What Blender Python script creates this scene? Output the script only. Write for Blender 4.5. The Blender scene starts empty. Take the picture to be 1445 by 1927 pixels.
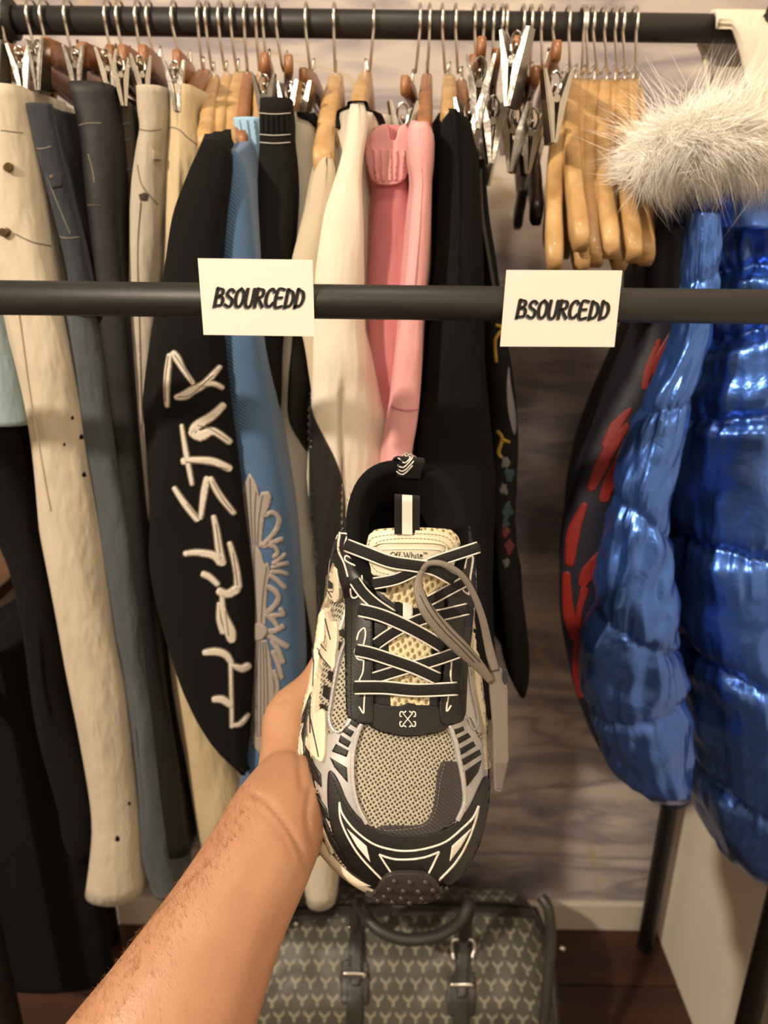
import bpy, bmesh, math, random
from math import sin, cos, tan, pi, radians, sqrt, atan2, exp
from mathutils import Vector, Matrix, noise
from mathutils.bvhtree import BVHTree
from mathutils.geometry import delaunay_2d_cdt

# ---------------------------------------------------------------- camera
W, H, F = 1445.0, 1927.0, 1400.0
CAM = Vector((0.0, 0.0, 1.40))
PITCH, ROLL = radians(20.0), radians(0.7)
_f = Vector((0, cos(PITCH), -sin(PITCH)))
_u0 = Vector((0, sin(PITCH), cos(PITCH)))
_x = Vector((1, 0, 0))
_r = (_x*cos(ROLL) + _u0*sin(ROLL)).normalized()
_u = (_u0*cos(ROLL) - _x*sin(ROLL)).normalized()
scene = bpy.context.scene
cd = bpy.data.cameras.new('camera')
cam = bpy.data.objects.new('camera', cd)
scene.collection.objects.link(cam)
cam.matrix_world = Matrix(((_r.x, _u.x, -_f.x, CAM.x), (_r.y, _u.y, -_f.y, CAM.y),
                           (_r.z, _u.z, -_f.z, CAM.z), (0, 0, 0, 1)))
cd.sensor_fit = 'VERTICAL'; cd.sensor_height = 36.0; cd.sensor_width = 27.0
cd.lens = F/H*36.0
cd.clip_start = 0.02
cd.dof.use_dof = True; cd.dof.focus_distance = 0.455; cd.dof.aperture_fstop = 8.0
scene.camera = cam

# ---------------------------------------------------------------- light and exposure
world = bpy.data.worlds.new('world'); scene.world = world; world.use_nodes = True
world.node_tree.nodes['Background'].inputs[0].default_value = (1.0, 0.86, 0.72, 1)
world.node_tree.nodes['Background'].inputs[1].default_value = 0.07
scene.view_settings.view_transform = 'Standard'; scene.view_settings.look = 'None'
scene.view_settings.gamma = 1.0; scene.view_settings.use_curve_mapping = False
scene.view_settings.exposure = -0.22
def lamp(name, loc, aim, size, power, col):
    l = bpy.data.lights.new(name, 'AREA'); l.shape = 'DISK'; l.size = size; l.energy = power; l.color = col
    o = bpy.data.objects.new(name, l); scene.collection.objects.link(o); o.location = loc
    o.rotation_euler = (Vector(aim)-Vector(loc)).to_track_quat('-Z', 'Y').to_euler()
    return o
WARM = (1.0, 0.84, 0.66)
lamp('ceiling_light_key', (-1.40, -0.60, 2.42), (0.10, 0.8, 0.9), 0.09, 66, WARM)
lamp('ceiling_light_near', (0.0, 0.35, 2.42), (0.1, 0.9, 1.0), 0.14, 6, WARM)
lamp('ceiling_light_front', (0.15, -1.25, 2.42), (0.2, 0.8, 0.6), 0.35, 12, WARM)

# ---------------------------------------------------------------- helpers
def ray(px, py):
    return (_f + _r*((px-W/2)/F) - _u*((py-H/2)/F))
def P(px, py, Y):                       # the point in the vertical plane y = Y seen at a pixel
    d = ray(px, py); return CAM + d*(Y/d.y)
def PX(px, py, X):
    d = ray(px, py); return CAM + d*((X-CAM.x)/d.x)
def PZ(px, py, Z):
    d = ray(px, py); return CAM + d*((Z-CAM.z)/d.z)
def PD(px, py, D):                      # at a camera depth
    return CAM + ray(px, py)*D
def proj(p):
    v = p-CAM; d = v.dot(_f)
    return W/2 + F*v.dot(_r)/d, H/2 - F*v.dot(_u)/d, d
def lin(h):
    c = [int(h[i:i+2], 16)/255 for i in (0, 2, 4)]
    return tuple(x/12.92 if x <= .04045 else ((x+.055)/1.055)**2.4 for x in c)
def link(o, parent=None):
    scene.collection.objects.link(o)
    if parent is not None: o.parent = parent
    return o
def empty(name, loc=(0, 0, 0)):
    o = bpy.data.objects.new(name, None); o.empty_display_size = .02
    return link(o)
def tag(o, label=None, cat=None, group=None, kind=None):
    if label: o['label'] = label
    if cat: o['category'] = cat
    if group: o['group'] = group
    if kind: o['kind'] = kind
    return o
def thing(name, label, cat, group=None, loc=(0, 0, 0)):
    o = empty(name, loc); return tag(o, label, cat, group)
def mesh(name, V, Fc, mat, parent=None, smooth=True, loc=None):
    me = bpy.data.meshes.new(name); me.from_pydata([tuple(v) for v in V], [], Fc); me.update()
    if isinstance(mat, (list, tuple)):
        for m in mat: me.materials.append(m)
    elif mat: me.materials.append(mat)
    if smooth: me.polygons.foreach_set('use_smooth', [True]*len(me.polygons))
    o = link(bpy.data.objects.new(name, me), parent)
    if parent is not None and parent.location.length > 0:   # children are written in world coordinates
        pass
    return o
def fixn(o):
    bm = bmesh.new(); bm.from_mesh(o.data); bmesh.ops.recalc_face_normals(bm, faces=bm.faces[:]); bm.to_mesh(o.data); bm.free()
    return o
def bevel(o, w, n=2):
    m = o.modifiers.new('bevel', 'BEVEL'); m.width = w; m.segments = n; m.limit_method = 'ANGLE'; return o
def box(name, lo, hi, mat, parent=None, bev=0.0, M=None):
    (x0, y0, z0), (x1, y1, z1) = lo, hi
    V = [Vector(v) for v in ((x0,y0,z0),(x1,y0,z0),(x1,y1,z0),(x0,y1,z0),(x0,y0,z1),(x1,y0,z1),(x1,y1,z1),(x0,y1,z1))]
    if M is not None: V = [M @ v for v in V]
    o = mesh(name, V, [(0,3,2,1),(4,5,6,7),(0,1,5,4),(1,2,6,5),(2,3,7,6),(3,0,4,7)], mat, parent, smooth=False)
    if bev: bevel(o, bev)
    return o
def lerp(a, b, t): return a+(b-a)*t
def sstep(t): t = max(0.0, min(1.0, t)); return t*t*(3-2*t)
def catmull(pts, n=8, closed=False):
    pts = [Vector(p) for p in pts]; out = []; L = len(pts)
    if L < 3 and not closed:
        return [pts[0].lerp(pts[-1], i/n) for i in range(n+1)]
    rng = L if closed else L-1
    for i in range(rng):
        if closed: a, b, c, d = pts[(i-1) % L], pts[i], pts[(i+1) % L], pts[(i+2) % L]
        else: a, b, c, d = pts[max(i-1, 0)], pts[i], pts[i+1], pts[min(i+2, L-1)]
        for k in range(n):
            t = k/n
            out.append(.5*((2*b)+(c-a)*t+(2*a-5*b+4*c-d)*t*t+(3*b-a-3*c+d)*t*t*t))
    if not closed: out.append(pts[-1])
    return out
def rows_interp(rows, n):               # monotone-ish interpolation of (y, a, b, ...) rows to n+1 rows
    rows = [Vector(r) for r in rows]
    out = []
    y0, y1 = rows[0][0], rows[-1][0]
    for k in range(n+1):
        y = lerp(y0, y1, k/n)
        i = 0
        while i < len(rows)-2 and rows[i+1][0] < y: i += 1
        a, b = rows[i], rows[i+1]; h = b[0]-a[0]; t = (y-a[0])/h
        p = rows[i-1] if i > 0 else None; q = rows[i+2] if i+2 < len(rows) else None
        vals = []
        for j in range(1, len(a)):
            s = (b[j]-a[j])/h
            m0 = s if p is None else .5*(s+(a[j]-p[j])/(a[0]-p[0]))
            m1 = s if q is None else .5*(s+(q[j]-b[j])/(q[0]-b[0]))
            if s == 0: m0 = m1 = 0
            t2, t3 = t*t, t*t*t
            vals.append((2*t3-3*t2+1)*a[j]+(t3-2*t2+t)*h*m0+(-2*t3+3*t2)*b[j]+(t3-t2)*h*m1)
        out.append((y, *vals))
    return out
def frames(path, up=Vector((0, 0, 1))):
    fr = []; n = len(path)
    t0 = (path[1]-path[0]).normalized()
    u = up - t0*up.dot(t0)
    if u.length < 1e-3: u = Vector((1, 0, 0)) - t0*t0.x
    u.normalize()
    for i in range(n):
        t = (path[min(i+1, n-1)]-path[max(i-1, 0)]).normalized()
        u = (u - t*u.dot(t)).normalized()
        fr.append((path[i], t, u, t.cross(u)))
    return fr
def tube(name, path, rad, mat, parent=None, n=12, caps=True, up=Vector((0, 0, 1)), flat=1.0):
    V, Fc = [], []
    fr = frames([Vector(p) for p in path], up)
    L = len(fr)
    for i, (p, t, u, w) in enumerate(fr):
        r = rad(i/(L-1)) if callable(rad) else rad
        for k in range(n):
            a = 2*pi*k/n; V.append(p + u*(cos(a)*r) + w*(sin(a)*r*flat))
    for i in range(L-1):
        for k in range(n):
            k2 = (k+1) % n; Fc.append((i*n+k, i*n+k2, (i+1)*n+k2, (i+1)*n+k))
    if caps:
        Fc.append(tuple(range(n))[::-1]); Fc.append(tuple((L-1)*n+k for k in range(n)))
    return mesh(name, V, Fc, mat, parent)
def join_lists(*parts):
    V, Fc = [], []
    for v, f in parts:
        b = len(V); V += v; Fc += [tuple(i+b for i in q) for q in f]
    return V, Fc
def tube_vf(path, rad, n=8, up=Vector((0, 0, 1)), flat=1.0):
    V, Fc = [], []; fr = frames([Vector(p) for p in path], up); L = len(fr)
    for i, (p, t, u, w) in enumerate(fr):
        r = rad(i/(L-1)) if callable(rad) else rad
        for k in range(n):
            a = 2*pi*k/n; V.append(p + u*(cos(a)*r) + w*(sin(a)*r*flat))
    for i in range(L-1):
        for k in range(n):
            k2 = (k+1) % n; Fc.append((i*n+k, i*n+k2, (i+1)*n+k2, (i+1)*n+k))
    Fc.append(tuple(range(n))[::-1]); Fc.append(tuple((L-1)*n+k for k in range(n)))
    return V, Fc
def box_vf(c, ax, ay, az):
    V = [c+ax*i+ay*j+az*k for k in (-1, 1) for (i, j) in ((-1,-1),(1,-1),(1,1),(-1,1))]
    return V, [(0,3,2,1),(4,5,6,7),(0,1,5,4),(1,2,6,5),(2,3,7,6),(3,0,4,7)]

# ---- materials
def mat(name, col, rough=.6, metal=0.0, bump=None, sheen=0.0, var=None, spec=.5, coat=0.0, sub=0.0, weave=None):
    m = bpy.data.materials.new(name); m.use_nodes = True; nt = m.node_tree; N = nt.nodes; L = nt.links
    b = N['Principled BSDF']; c = lin(col) if isinstance(col, str) else col
    b.inputs['Base Color'].default_value = (*c, 1); b.inputs['Roughness'].default_value = rough
    b.inputs['Metallic'].default_value = metal; b.inputs['Sheen Weight'].default_value = sheen
    b.inputs['Specular IOR Level'].default_value = spec; b.inputs['Coat Weight'].default_value = coat
    b.inputs['Subsurface Weight'].default_value = sub
    if sub: b.inputs['Subsurface Radius'].default_value = (.01, .004, .002); b.inputs['Subsurface Scale'].default_value = 1.0
    tc = N.new('ShaderNodeTexCoord')
    if var:                              # (second colour, scale, contrast) cloth variation in object space
        c2 = lin(var[0]); nz = N.new('ShaderNodeTexNoise'); nz.inputs['Scale'].default_value = var[1]; nz.inputs['Detail'].default_value = 6
        rp = N.new('ShaderNodeValToRGB'); k = var[2] if len(var) > 2 else .15
        rp.color_ramp.elements[0].position = .5-k; rp.color_ramp.elements[1].position = .5+k
        rp.color_ramp.elements[0].color = (*c, 1); rp.color_ramp.elements[1].color = (*c2, 1)
        if len(var) > 3:
            mp = N.new('ShaderNodeMapping'); mp.inputs['Scale'].default_value = var[3]
            L.new(tc.outputs['Object'], mp.inputs[0]); L.new(mp.outputs[0], nz.inputs[0])
        else: L.new(tc.outputs['Object'], nz.inputs[0])
        L.new(nz.outputs[0], rp.inputs[0]); L.new(rp.outputs[0], b.inputs['Base Color'])
    last = None
    if bump:                             # (scale, strength, distance)
        nz = N.new('ShaderNodeTexNoise'); nz.inputs['Scale'].default_value = bump[0]; nz.inputs['Detail'].default_value = 4
        if len(bump) > 3:
            mp2 = N.new('ShaderNodeMapping'); mp2.inputs['Scale'].default_value = bump[3]
            L.new(tc.outputs['Object'], mp2.inputs[0]); L.new(mp2.outputs[0], nz.inputs[0])
        else: L.new(tc.outputs['Object'], nz.inputs[0])
        bp = N.new('ShaderNodeBump'); bp.inputs['Strength'].default_value = bump[1]; bp.inputs['Distance'].default_value = bump[2]
        L.new(nz.outputs[0], bp.inputs['Height']); L.new(bp.outputs[0], b.inputs['Normal']); last = bp
    if weave:                            # (scale, strength) fine diagonal twill
        wv = N.new('ShaderNodeTexWave'); wv.bands_direction = 'DIAGONAL'; wv.inputs['Scale'].default_value = weave[0]
        L.new(tc.outputs['Object'], wv.inputs[0])
        bp = N.new('ShaderNodeBump'); bp.inputs['Strength'].default_value = weave[1]; bp.inputs['Distance'].default_value = .0006
        L.new(wv.outputs[1], bp.inputs['Height'])
        if last: L.new(last.outputs[0], bp.inputs['Normal'])
        L.new(bp.outputs[0], b.inputs['Normal'])
    return m
def wood(name, a, b_, scale=9, rough=.45, direction='Z', coat=.2):
    m = bpy.data.materials.new(name); m.use_nodes = True; N = m.node_tree.nodes; L = m.node_tree.links
    b = N['Principled BSDF']; b.inputs['Roughness'].default_value = rough; b.inputs['Coat Weight'].default_value = coat
    tc = N.new('ShaderNodeTexCoord'); mp = N.new('ShaderNodeMapping')
    mp.inputs['Scale'].default_value = {'Z': (6, 6, .6), 'X': (.6, 6, 6), 'Y': (6, .6, 6)}[direction]
    nz = N.new('ShaderNodeTexNoise'); nz.inputs['Scale'].default_value = scale; nz.inputs['Detail'].default_value = 8
    nz.inputs['Distortion'].default_value = .6
    rp = N.new('ShaderNodeValToRGB'); rp.color_ramp.elements[0].position = .35; rp.color_ramp.elements[1].position = .68
    rp.color_ramp.elements[0].color = (*lin(a), 1); rp.color_ramp.elements[1].color = (*lin(b_), 1)
    L.new(tc.outputs['Object'], mp.inputs[0]); L.new(mp.outputs[0], nz.inputs[0]); L.new(nz.outputs[0], rp.inputs[0]); L.new(rp.outputs[0], b.inputs['Base Color'])
    bp = N.new('ShaderNodeBump'); bp.inputs['Strength'].default_value = .25; bp.inputs['Distance'].default_value = .001
    L.new(nz.outputs[0], bp.inputs['Height']); L.new(bp.outputs[0], b.inputs['Normal'])
    return m
M_pipe = mat('pipe', '1b1a19', .5, bump=(220, .15, .0005))
M_chrome = mat('chrome', 'd8d4cc', .28, 1.0)
M_clip = mat('clip_steel', 'a8a59e', .24, 1.0, bump=(60, .4, .002))
M_dkmetal = mat('dark_metal', '3a3834', .3, .9)
M_wood = wood('hanger_wood', 'a58250', 'c4a06e', 7)
M_wood2 = wood('hanger_wood_brown', '7c4e2e', '9c6a42', 7)
M_wooddk = wood('hanger_wood_dark', '2a1710', '40251a', 7)
M_notch = mat('notch', '5a3a1c', .6)
# ================================================================ the room
def wallpaper():
    m = bpy.data.materials.new('wallpaper'); m.use_nodes = True; N = m.node_tree.nodes; L = m.node_tree.links
    b = N['Principled BSDF']; b.inputs['Roughness'].default_value = .7
    tc = N.new('ShaderNodeTexCoord')
    def nz(scale, stretch, det=5, dist=0.0, off=(0, 0, 0)):
        mp = N.new('ShaderNodeMapping'); mp.inputs['Scale'].default_value = stretch; mp.inputs['Location'].default_value = off
        n = N.new('ShaderNodeTexNoise'); n.inputs['Scale'].default_value = scale; n.inputs['Detail'].default_value = det
        n.inputs['Distortion'].default_value = dist; n.inputs['Roughness'].default_value = .5
        L.new(tc.outputs['Object'], mp.inputs[0]); L.new(mp.outputs[0], n.inputs[0]); return n
    def ramp(src, stops):
        r = N.new('ShaderNodeValToRGB'); r.color_ramp.elements[0].position = stops[0][0]; r.color_ramp.elements[0].color = (*stops[0][1], 1)
        r.color_ramp.elements[1].position = stops[1][0]; r.color_ramp.elements[1].color = (*stops[1][1], 1)
        for p, c in stops[2:]:
            e = r.color_ramp.elements.new(p); e.color = (*c, 1)
        L.new(src, r.inputs[0]); return r
    def mix(f, a, c):
        x = N.new('ShaderNodeMix'); x.data_type = 'RGBA'; L.new(f, x.inputs[0])
        if isinstance(a, tuple): x.inputs[6].default_value = (*a, 1)
        else: L.new(a, x.inputs[6])
        if isinstance(c, tuple): x.inputs[7].default_value = (*c, 1)
        else: L.new(c, x.inputs[7])
        return x.outputs[2]
    K = lambda v: (v, v, v)
    cream, grey = lin('cbc0b6'), lin('7f7882')
    clouds = ramp(nz(3.2, (1, 1, 2.6), 6, .4, (1.3, 0, .2)).outputs[0], [(.44, K(0)), (.6, K(1))])
    strata = ramp(nz(2.6, (.9, 1, 4.6), 4, .9, (4.3, 0, 7.1)).outputs[0], [(.40, K(0)), (.52, K(.85)), (.60, K(.2))])
    f = N.new('ShaderNodeMath'); f.operation = 'MAXIMUM'; L.new(clouds.outputs[0], f.inputs[0]); L.new(strata.outputs[0], f.inputs[1])
    col = mix(f.outputs[0], cream, grey)
    # thin gold veins: a narrow band of a stretched noise
    v = nz(.9, (1, 1, 2.2), 3, .5, (9.3, 0, 3.1))
    vr = ramp(v.outputs[0], [(.496, K(0)), (.5, K(.6)), (.504, K(0))])
    col = mix(vr.outputs[0], col, lin('b39a6c'))
    L.new(col, b.inputs['Base Color'])
    return m
M_paper = wallpaper()
M_white = mat('painted_wall', 'efe5d5', .75, bump=(300, .2, .0006))
M_trim = mat('white_trim', 'cfc6b8', .5)
M_ceil = mat('ceiling_paint', 'cfc6b6', .9)
M_floor = wood('floor_wood', '2c1810', '4a2a18', 3, .5, 'X', .1)
WY, WX = 1.22, .60
tag(box('floor', (-2.4, -2.2, -.05), (WX+.1, WY+.1, 0), M_floor), kind='structure')
for i in range(24):                      # floorboards running along the wall
    y0 = WY-.012-.13*(i+1)
    b_ = box('floorboard', (-2.4, y0, 0), (WX, y0+.127, .006), M_floor, bpy.data.objects['floor'], .0015)
tag(box('wall_back', (-2.4, WY, 0), (WX+.1, WY+.08, 2.5), M_paper), kind='structure')
tag(box('wall_right', (WX, -2.2, 0), (WX+.1, WY, 2.5), M_white), kind='structure')
tag(box('wall_left', (-2.5, -2.2, 0), (-2.4, WY+.1, 2.5), M_white), kind='structure')
tag(box('wall_front', (-2.4, -2.3, 0), (WX, -2.2, 2.5), M_white), kind='structure')
tag(box('ceiling', (-2.5, -2.3, 2.5), (WX+.1, WY+.1, 2.58), M_ceil), kind='structure')
tag(box('baseboard_back', (-2.4, WY-.014, 0), (WX, WY, .075), M_trim, None, .003), kind='structure')

# ================================================================ garment rack
RY, RZ = .92, 1.40+.92*tan(radians(13.05))
FY = .58
fr_l, fr_r = P(0, 558, FY), P(1445, 580, FY)
tr_l, tr_r = P(0, 40, RY), P(1400, 52, RY)
FZ = .5*(fr_l.z+fr_r.z); RZ = .5*(tr_l.z+tr_r.z)
PR = .0127
rack = thing('clothing_rack', 'black steel pipe clothing rack carrying the row of hanging clothes', 'clothing rack')
def rod(name, a, b, r=PR, parent=rack, m=M_pipe, n=24): return tube(name, [Vector(a), Vector(b)], r, m, parent, n)
RX = .562
rod('hanging_rail', (-RX, RY, RZ), (RX, RY, RZ), .0135)
rod('front_rail', (-RX, FY, FZ), (RX, FY, FZ))
for sx in (-1, 1):
    rod('post', (sx*RX, 1.165, 0.006), (sx*RX, 1.165, RZ+.02), .0165)
    rod('post', (sx*RX, .80, 0.006), (sx*RX, .80, RZ+.02), .0165)
    rod('side_bar', (sx*RX, .80, .83), (sx*RX, 1.165, .83), .0127)
    rod('side_arm', (sx*RX, .80, RZ), (sx*RX, 1.165, RZ), .0127)
    rod('side_arm', (sx*RX, FY-.02, FZ), (sx*RX, .80, FZ), .0127)
c = P(8, 45, RY)
rod('rail_collar', (c.x-.012, RY, RZ), (c.x+.012, RY, RZ), .019)
rod('rail_collar', (c.x-.004, RY, RZ), (c.x+.004, RY, RZ), .023)

# ================================================================ lettering strokes
def ribbon2d(pts, w):                    # outline polygon of a 2D stroke; w: width or list
    pts = [Vector((p[0], p[1])) for p in pts]; n = len(pts); Lf, Rt = [], []
    for i, p in enumerate(pts):
        a = pts[max(i-1, 0)]; c_ = pts[min(i+1, n-1)]; t = (c_-a).normalized(); nn = Vector((-t.y, t.x))
        ww = (w[i] if isinstance(w, (list, tuple)) else w)/2
        Lf.append(p+nn*ww); Rt.append(p-nn*ww)
    return Lf + Rt[::-1]
GL = {  # comic capitals in a 0..1 wide, 0..1 high box (y up)
 'B': [[(.08,0),(.12,1)], [(.12,.97),(.62,.93),(.66,.68),(.12,.52)], [(.12,.54),(.74,.48),(.74,.1),(.08,.04)]],
 'S': [[(.78,.86),(.5,.98),(.2,.86),(.2,.64),(.7,.42),(.74,.16),(.46,.02),(.1,.12)]],
 'O': [[(.46,.98),(.14,.8),(.06,.4),(.22,.04),(.56,.02),(.82,.3),(.8,.75),(.46,.98)]],
 'U': [[(.1,1),(.08,.3),(.24,.03),(.56,.03),(.76,.3),(.8,1)]],
 'R': [[(.08,0),(.12,1)], [(.12,.97),(.66,.93),(.7,.62),(.14,.46)], [(.3,.46),(.82,.02)]],
 'C': [[(.8,.84),(.56,.98),(.2,.8),(.08,.4),(.22,.06),(.56,.02),(.82,.18)]],
 'E': [[(.76,.97),(.14,.95),(.08,.03),(.74,.04)], [(.12,.5),(.62,.52)]],
 'D': [[(.08,0),(.14,1)], [(.12,.97),(.62,.84),(.8,.48),(.58,.12),(.08,.03)]],
}
def stroke_shape(strokes, fn, w, n=5):
    """mesh lists of flat stroke polygons, mapped by fn(x, y, lift)"""
    V, Fc = [], []
    for st in strokes:
        pts = catmull([(p[0], p[1], 0) for p in st], n) if len(st) > 2 else [Vector((p[0], p[1], 0)) for p in st]
        m_ = len(pts); b0 = len(V)
        for i, p in enumerate(pts):
            a = pts[max(i-1, 0)]; c_ = pts[min(i+1, m_-1)]; t = (c_-a).normalized(); nn = Vector((-t.y, t.x, 0))*(w/2)
            e = t*(w*.45) if i == m_-1 else (t*(-w*.45) if i == 0 else Vector((0, 0, 0)))
            for q in (p+nn+e, p-nn+e): V.append(fn(q.x, q.y, 0)); 
        for i in range(m_-1):
            Fc.append((b0+2*i, b0+2*i+1, b0+2*i+3, b0+2*i+2))
    return V, Fc
M_card = mat('card_stock', 'ecdfd6', .6)
M_ink = mat('black_ink', '0c0e0e', .5)
M_inkg = mat('blue_grey_ink', '66727a', .6)
def name_card(corners, tx0, tx1, label):
    """corners: pixel TL, TR, BR, BL; the card leans on the front rail"""
    t = thing('name_card', label, 'sign', 'printed name cards on the front rail')
    D0 = FY-PR-.0012
    A, B, C_, D_ = [P(x, y, D0) for x, y in corners]
    th = Vector((0, .0009, 0))
    V = [A, B, C_, D_]; V += [v+th for v in V]
    mesh('card', V, [(0,1,2,3)[::-1],(4,5,6,7),(0,4,5,1),(1,5,6,2),(2,6,7,3),(3,7,4,0)], M_card, t, smooth=False)
    def fn(dx, dy, lift):
        def g(x, y, z):
            px = tx0[0] + (tx1[0]-tx0[0])*x + dx; py = lerp(tx0[1], tx1[1], x) - y*(tx0[2]) + dy
            px += (y-.5)*6
            return P(px, py, D0-lift)
        return g
    s = 'BSOURCEDD'; Vs, Fs = [], []; S = []
    for i, ch in enumerate(s):
        bob = (.0, -.03, .0, -.03, .0, .02, .0, -.02, .0)[i]
        S += [[((i+.06+p[0]*.98)/9.0, p[1]+bob) for p in st] for st in GL[ch]]
    def build(name, dx, dy, lift, m, w):
        g = fn(dx, dy, lift); V, Fc = [], []
        for st in S:
            pts = catmull([(p[0]*(tx1[0]-tx0[0]), p[1]*tx0[2], 0) for p in st], 5) if len(st) > 2 else [Vector((p[0]*(tx1[0]-tx0[0]), p[1]*tx0[2], 0)) for p in st]
            mm = len(pts); b0 = len(V)
            for i, p in enumerate(pts):
                a = pts[max(i-1, 0)]; c_ = pts[min(i+1, mm-1)]; tt = (c_-a).normalized(); nn = Vector((-tt.y, tt.x, 0))*(w/2)
                nn *= .72+.28*abs(tt.y)
                e = tt*(w*.4) if i == mm-1 else (tt*(-w*.4) if i == 0 else Vector((0, 0, 0)))
                for q in (p+nn+e, p-nn+e): V.append(g(q.x/(tx1[0]-tx0[0]), q.y/tx0[2], 0))
            for i in range(mm-1): Fc.append((b0+2*i, b0+2*i+1, b0+2*i+3, b0+2*i+2))
        o = mesh(name, V, Fc, m, t, smooth=False)
        so = o.modifiers.new('s', 'SOLIDIFY'); so.thickness = .00012
    build('letter_shadow', -1.6, 2.6, .0002, M_inkg, 6.2)
    build('lettering', 0, 0, .0005, M_ink, 5.8)
    return t
name_card([(372,486),(588,489),(592,633),(383,630)], (404, 576, 34), (574, 578, 34), 'white card printed BSOURCEDD on the front rail before the black hoodie')
name_card([(953,508),(1171,509),(1156,653),(941,652)], (973, 597, 33), (1148, 600, 33), 'white card printed BSOURCEDD on the front rail below the bare wooden hangers')
# ================================================================ hangers
def hook(hx_px, neck, parent, r=.0165, yaw=0):
    """wire hook over the hanging rail ending at the neck point"""
    hx = P(hx_px, 62, RY-.016).x
    top = Vector((hx, RY, RZ)); pts = []
    R_ = .0155+.0022; k = (neck.x-hx)
    d = Vector((neck.x-hx, neck.y-RY, 0))
    a0 = radians(-35)
    for i in range(15):                   # arc over the rail from behind to the front, then curl back to the neck
        a = radians(-30) + (pi+radians(60))*i/14
        yy = cos(a)*R_; zz = sin(a)*R_
        pts.append(Vector((hx + yaw*yy, RY+yy, RZ+zz+.001)))
    last = pts[-1]
    low = Vector((lerp(hx, neck.x, .55), RY-.004, RZ-.045))
    pts += [Vector((lerp(last.x, low.x, .4), RY-.0125, RZ-.024)), low, Vector((neck.x, neck.y, neck.z+.018)), neck-Vector((0, 0, .004))]
    pts = catmull(pts, 3)
    o = tube('hook', pts, .0016, M_chrome, parent, 8, up=Vector((1, 0, 0)))
    return o
def arm_path(neck, tip, n=18):
    tip2 = Vector((2*neck.x-tip.x, 2*neck.y-tip.y, tip.z)); pts = []
    for i in range(-n, n+1):
        t = abs(i)/n; q = tip if i < 0 else tip2
        p = neck.lerp(q, t); drop = (neck.z-q.z)
        # S shaped shoulder: flat at the neck, falling, flattening at the end
        s = .18*sin(pi*t) ; p.z = neck.z - drop*(t**.9) + drop*s*.55
        pts.append(p)
    return pts
def wood_body(neck, tip, m, parent, th=.0062, hgt=.016, name='body', bow=.0):
    pts = arm_path(neck, tip); V, Fc = [], []; L = len(pts)
    d = Vector((tip.x-neck.x, tip.y-neck.y, 0)).normalized(); side = Vector((-d.y, d.x, 0))
    for i, p in enumerate(pts):
        t = abs(i-(L-1)/2)/((L-1)/2)
        pr = pts[max(i-1, 0)]; nx = pts[min(i+1, L-1)]; tg = (nx-pr).normalized(); up = side.cross(tg); up = up if up.z > 0 else -up
        pn = 1-.12*exp(-((t-.80)/.035)**2); h = hgt*(1-.15*t)*pn; w = th*(1+.18*t)*pn
        p = p - up*h*.6 + side*bow*(t*t-t)
        for k in range(10):
            a = 2*pi*k/10; ca, sa = cos(a), sin(a)
            q = abs(ca)**.42*(1 if ca > 0 else -1); r_ = abs(sa)**.42*(1 if sa > 0 else -1)
            e = .8 if i in (0, L-1) else 1
            V.append(p + side*(q*w*e) + up*(r_*h*e))
    for i in range(L-1):
        for k in range(10):
            k2 = (k+1) % 10; Fc.append((i*10+k, i*10+k2, (i+1)*10+k2, (i+1)*10+k))
    Fc.append(tuple(range(10))[::-1]); Fc.append(tuple((L-1)*10+k for k in range(10)))
    o = mesh(name, V, Fc, m, parent); fixn(o); return o
def wood_hanger(hx, neck_px, tip_px, label, m=None, tipY=.715, group='wooden coat hangers', neckY=None, notch=False, th=.0062, hgt=.016, bow=0.0):
    neck = P(neck_px[0], neck_px[1], neckY or RY); tip = P(tip_px[0], tip_px[1], tipY)
    t = thing('wooden_hanger', label, 'hanger', group)
    hook(hx, neck, t); wood_body(neck, tip, m or M_wood, t, th, hgt, bow=bow)
    if notch:
        q = arm_path(neck, tip); p = q[4]; d = (q[2]-q[6]).normalized()
        sd = Vector((-d.y, d.x, 0)).normalized(); up = sd.cross(d); up = up if up.z > 0 else -up
        V, Fc = tube_vf([p-up*hgt*.55+d*.003, p-up*hgt*.55-d*.003], max(th*1.22, hgt*.5), 8)
        V = [p-up*hgt*.6 + sd*s1*th*1.28 + up*s2*hgt*.98 + d*s3*.0016 for s3 in (-1, 1) for (s1, s2) in ((-1,-1),(1,-1),(1,1),(-1,1))]
        mesh('notch', V, [(0,3,2,1),(4,5,6,7),(0,1,5,4),(1,2,6,5),(2,3,7,6),(3,0,4,7)], M_notch, t, smooth=False)
    ferr = tube('ferrule', [neck-Vector((0, 0, .004)), neck+Vector((0, 0, .004))], .0032, M_chrome, t, 8)
    return t
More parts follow.
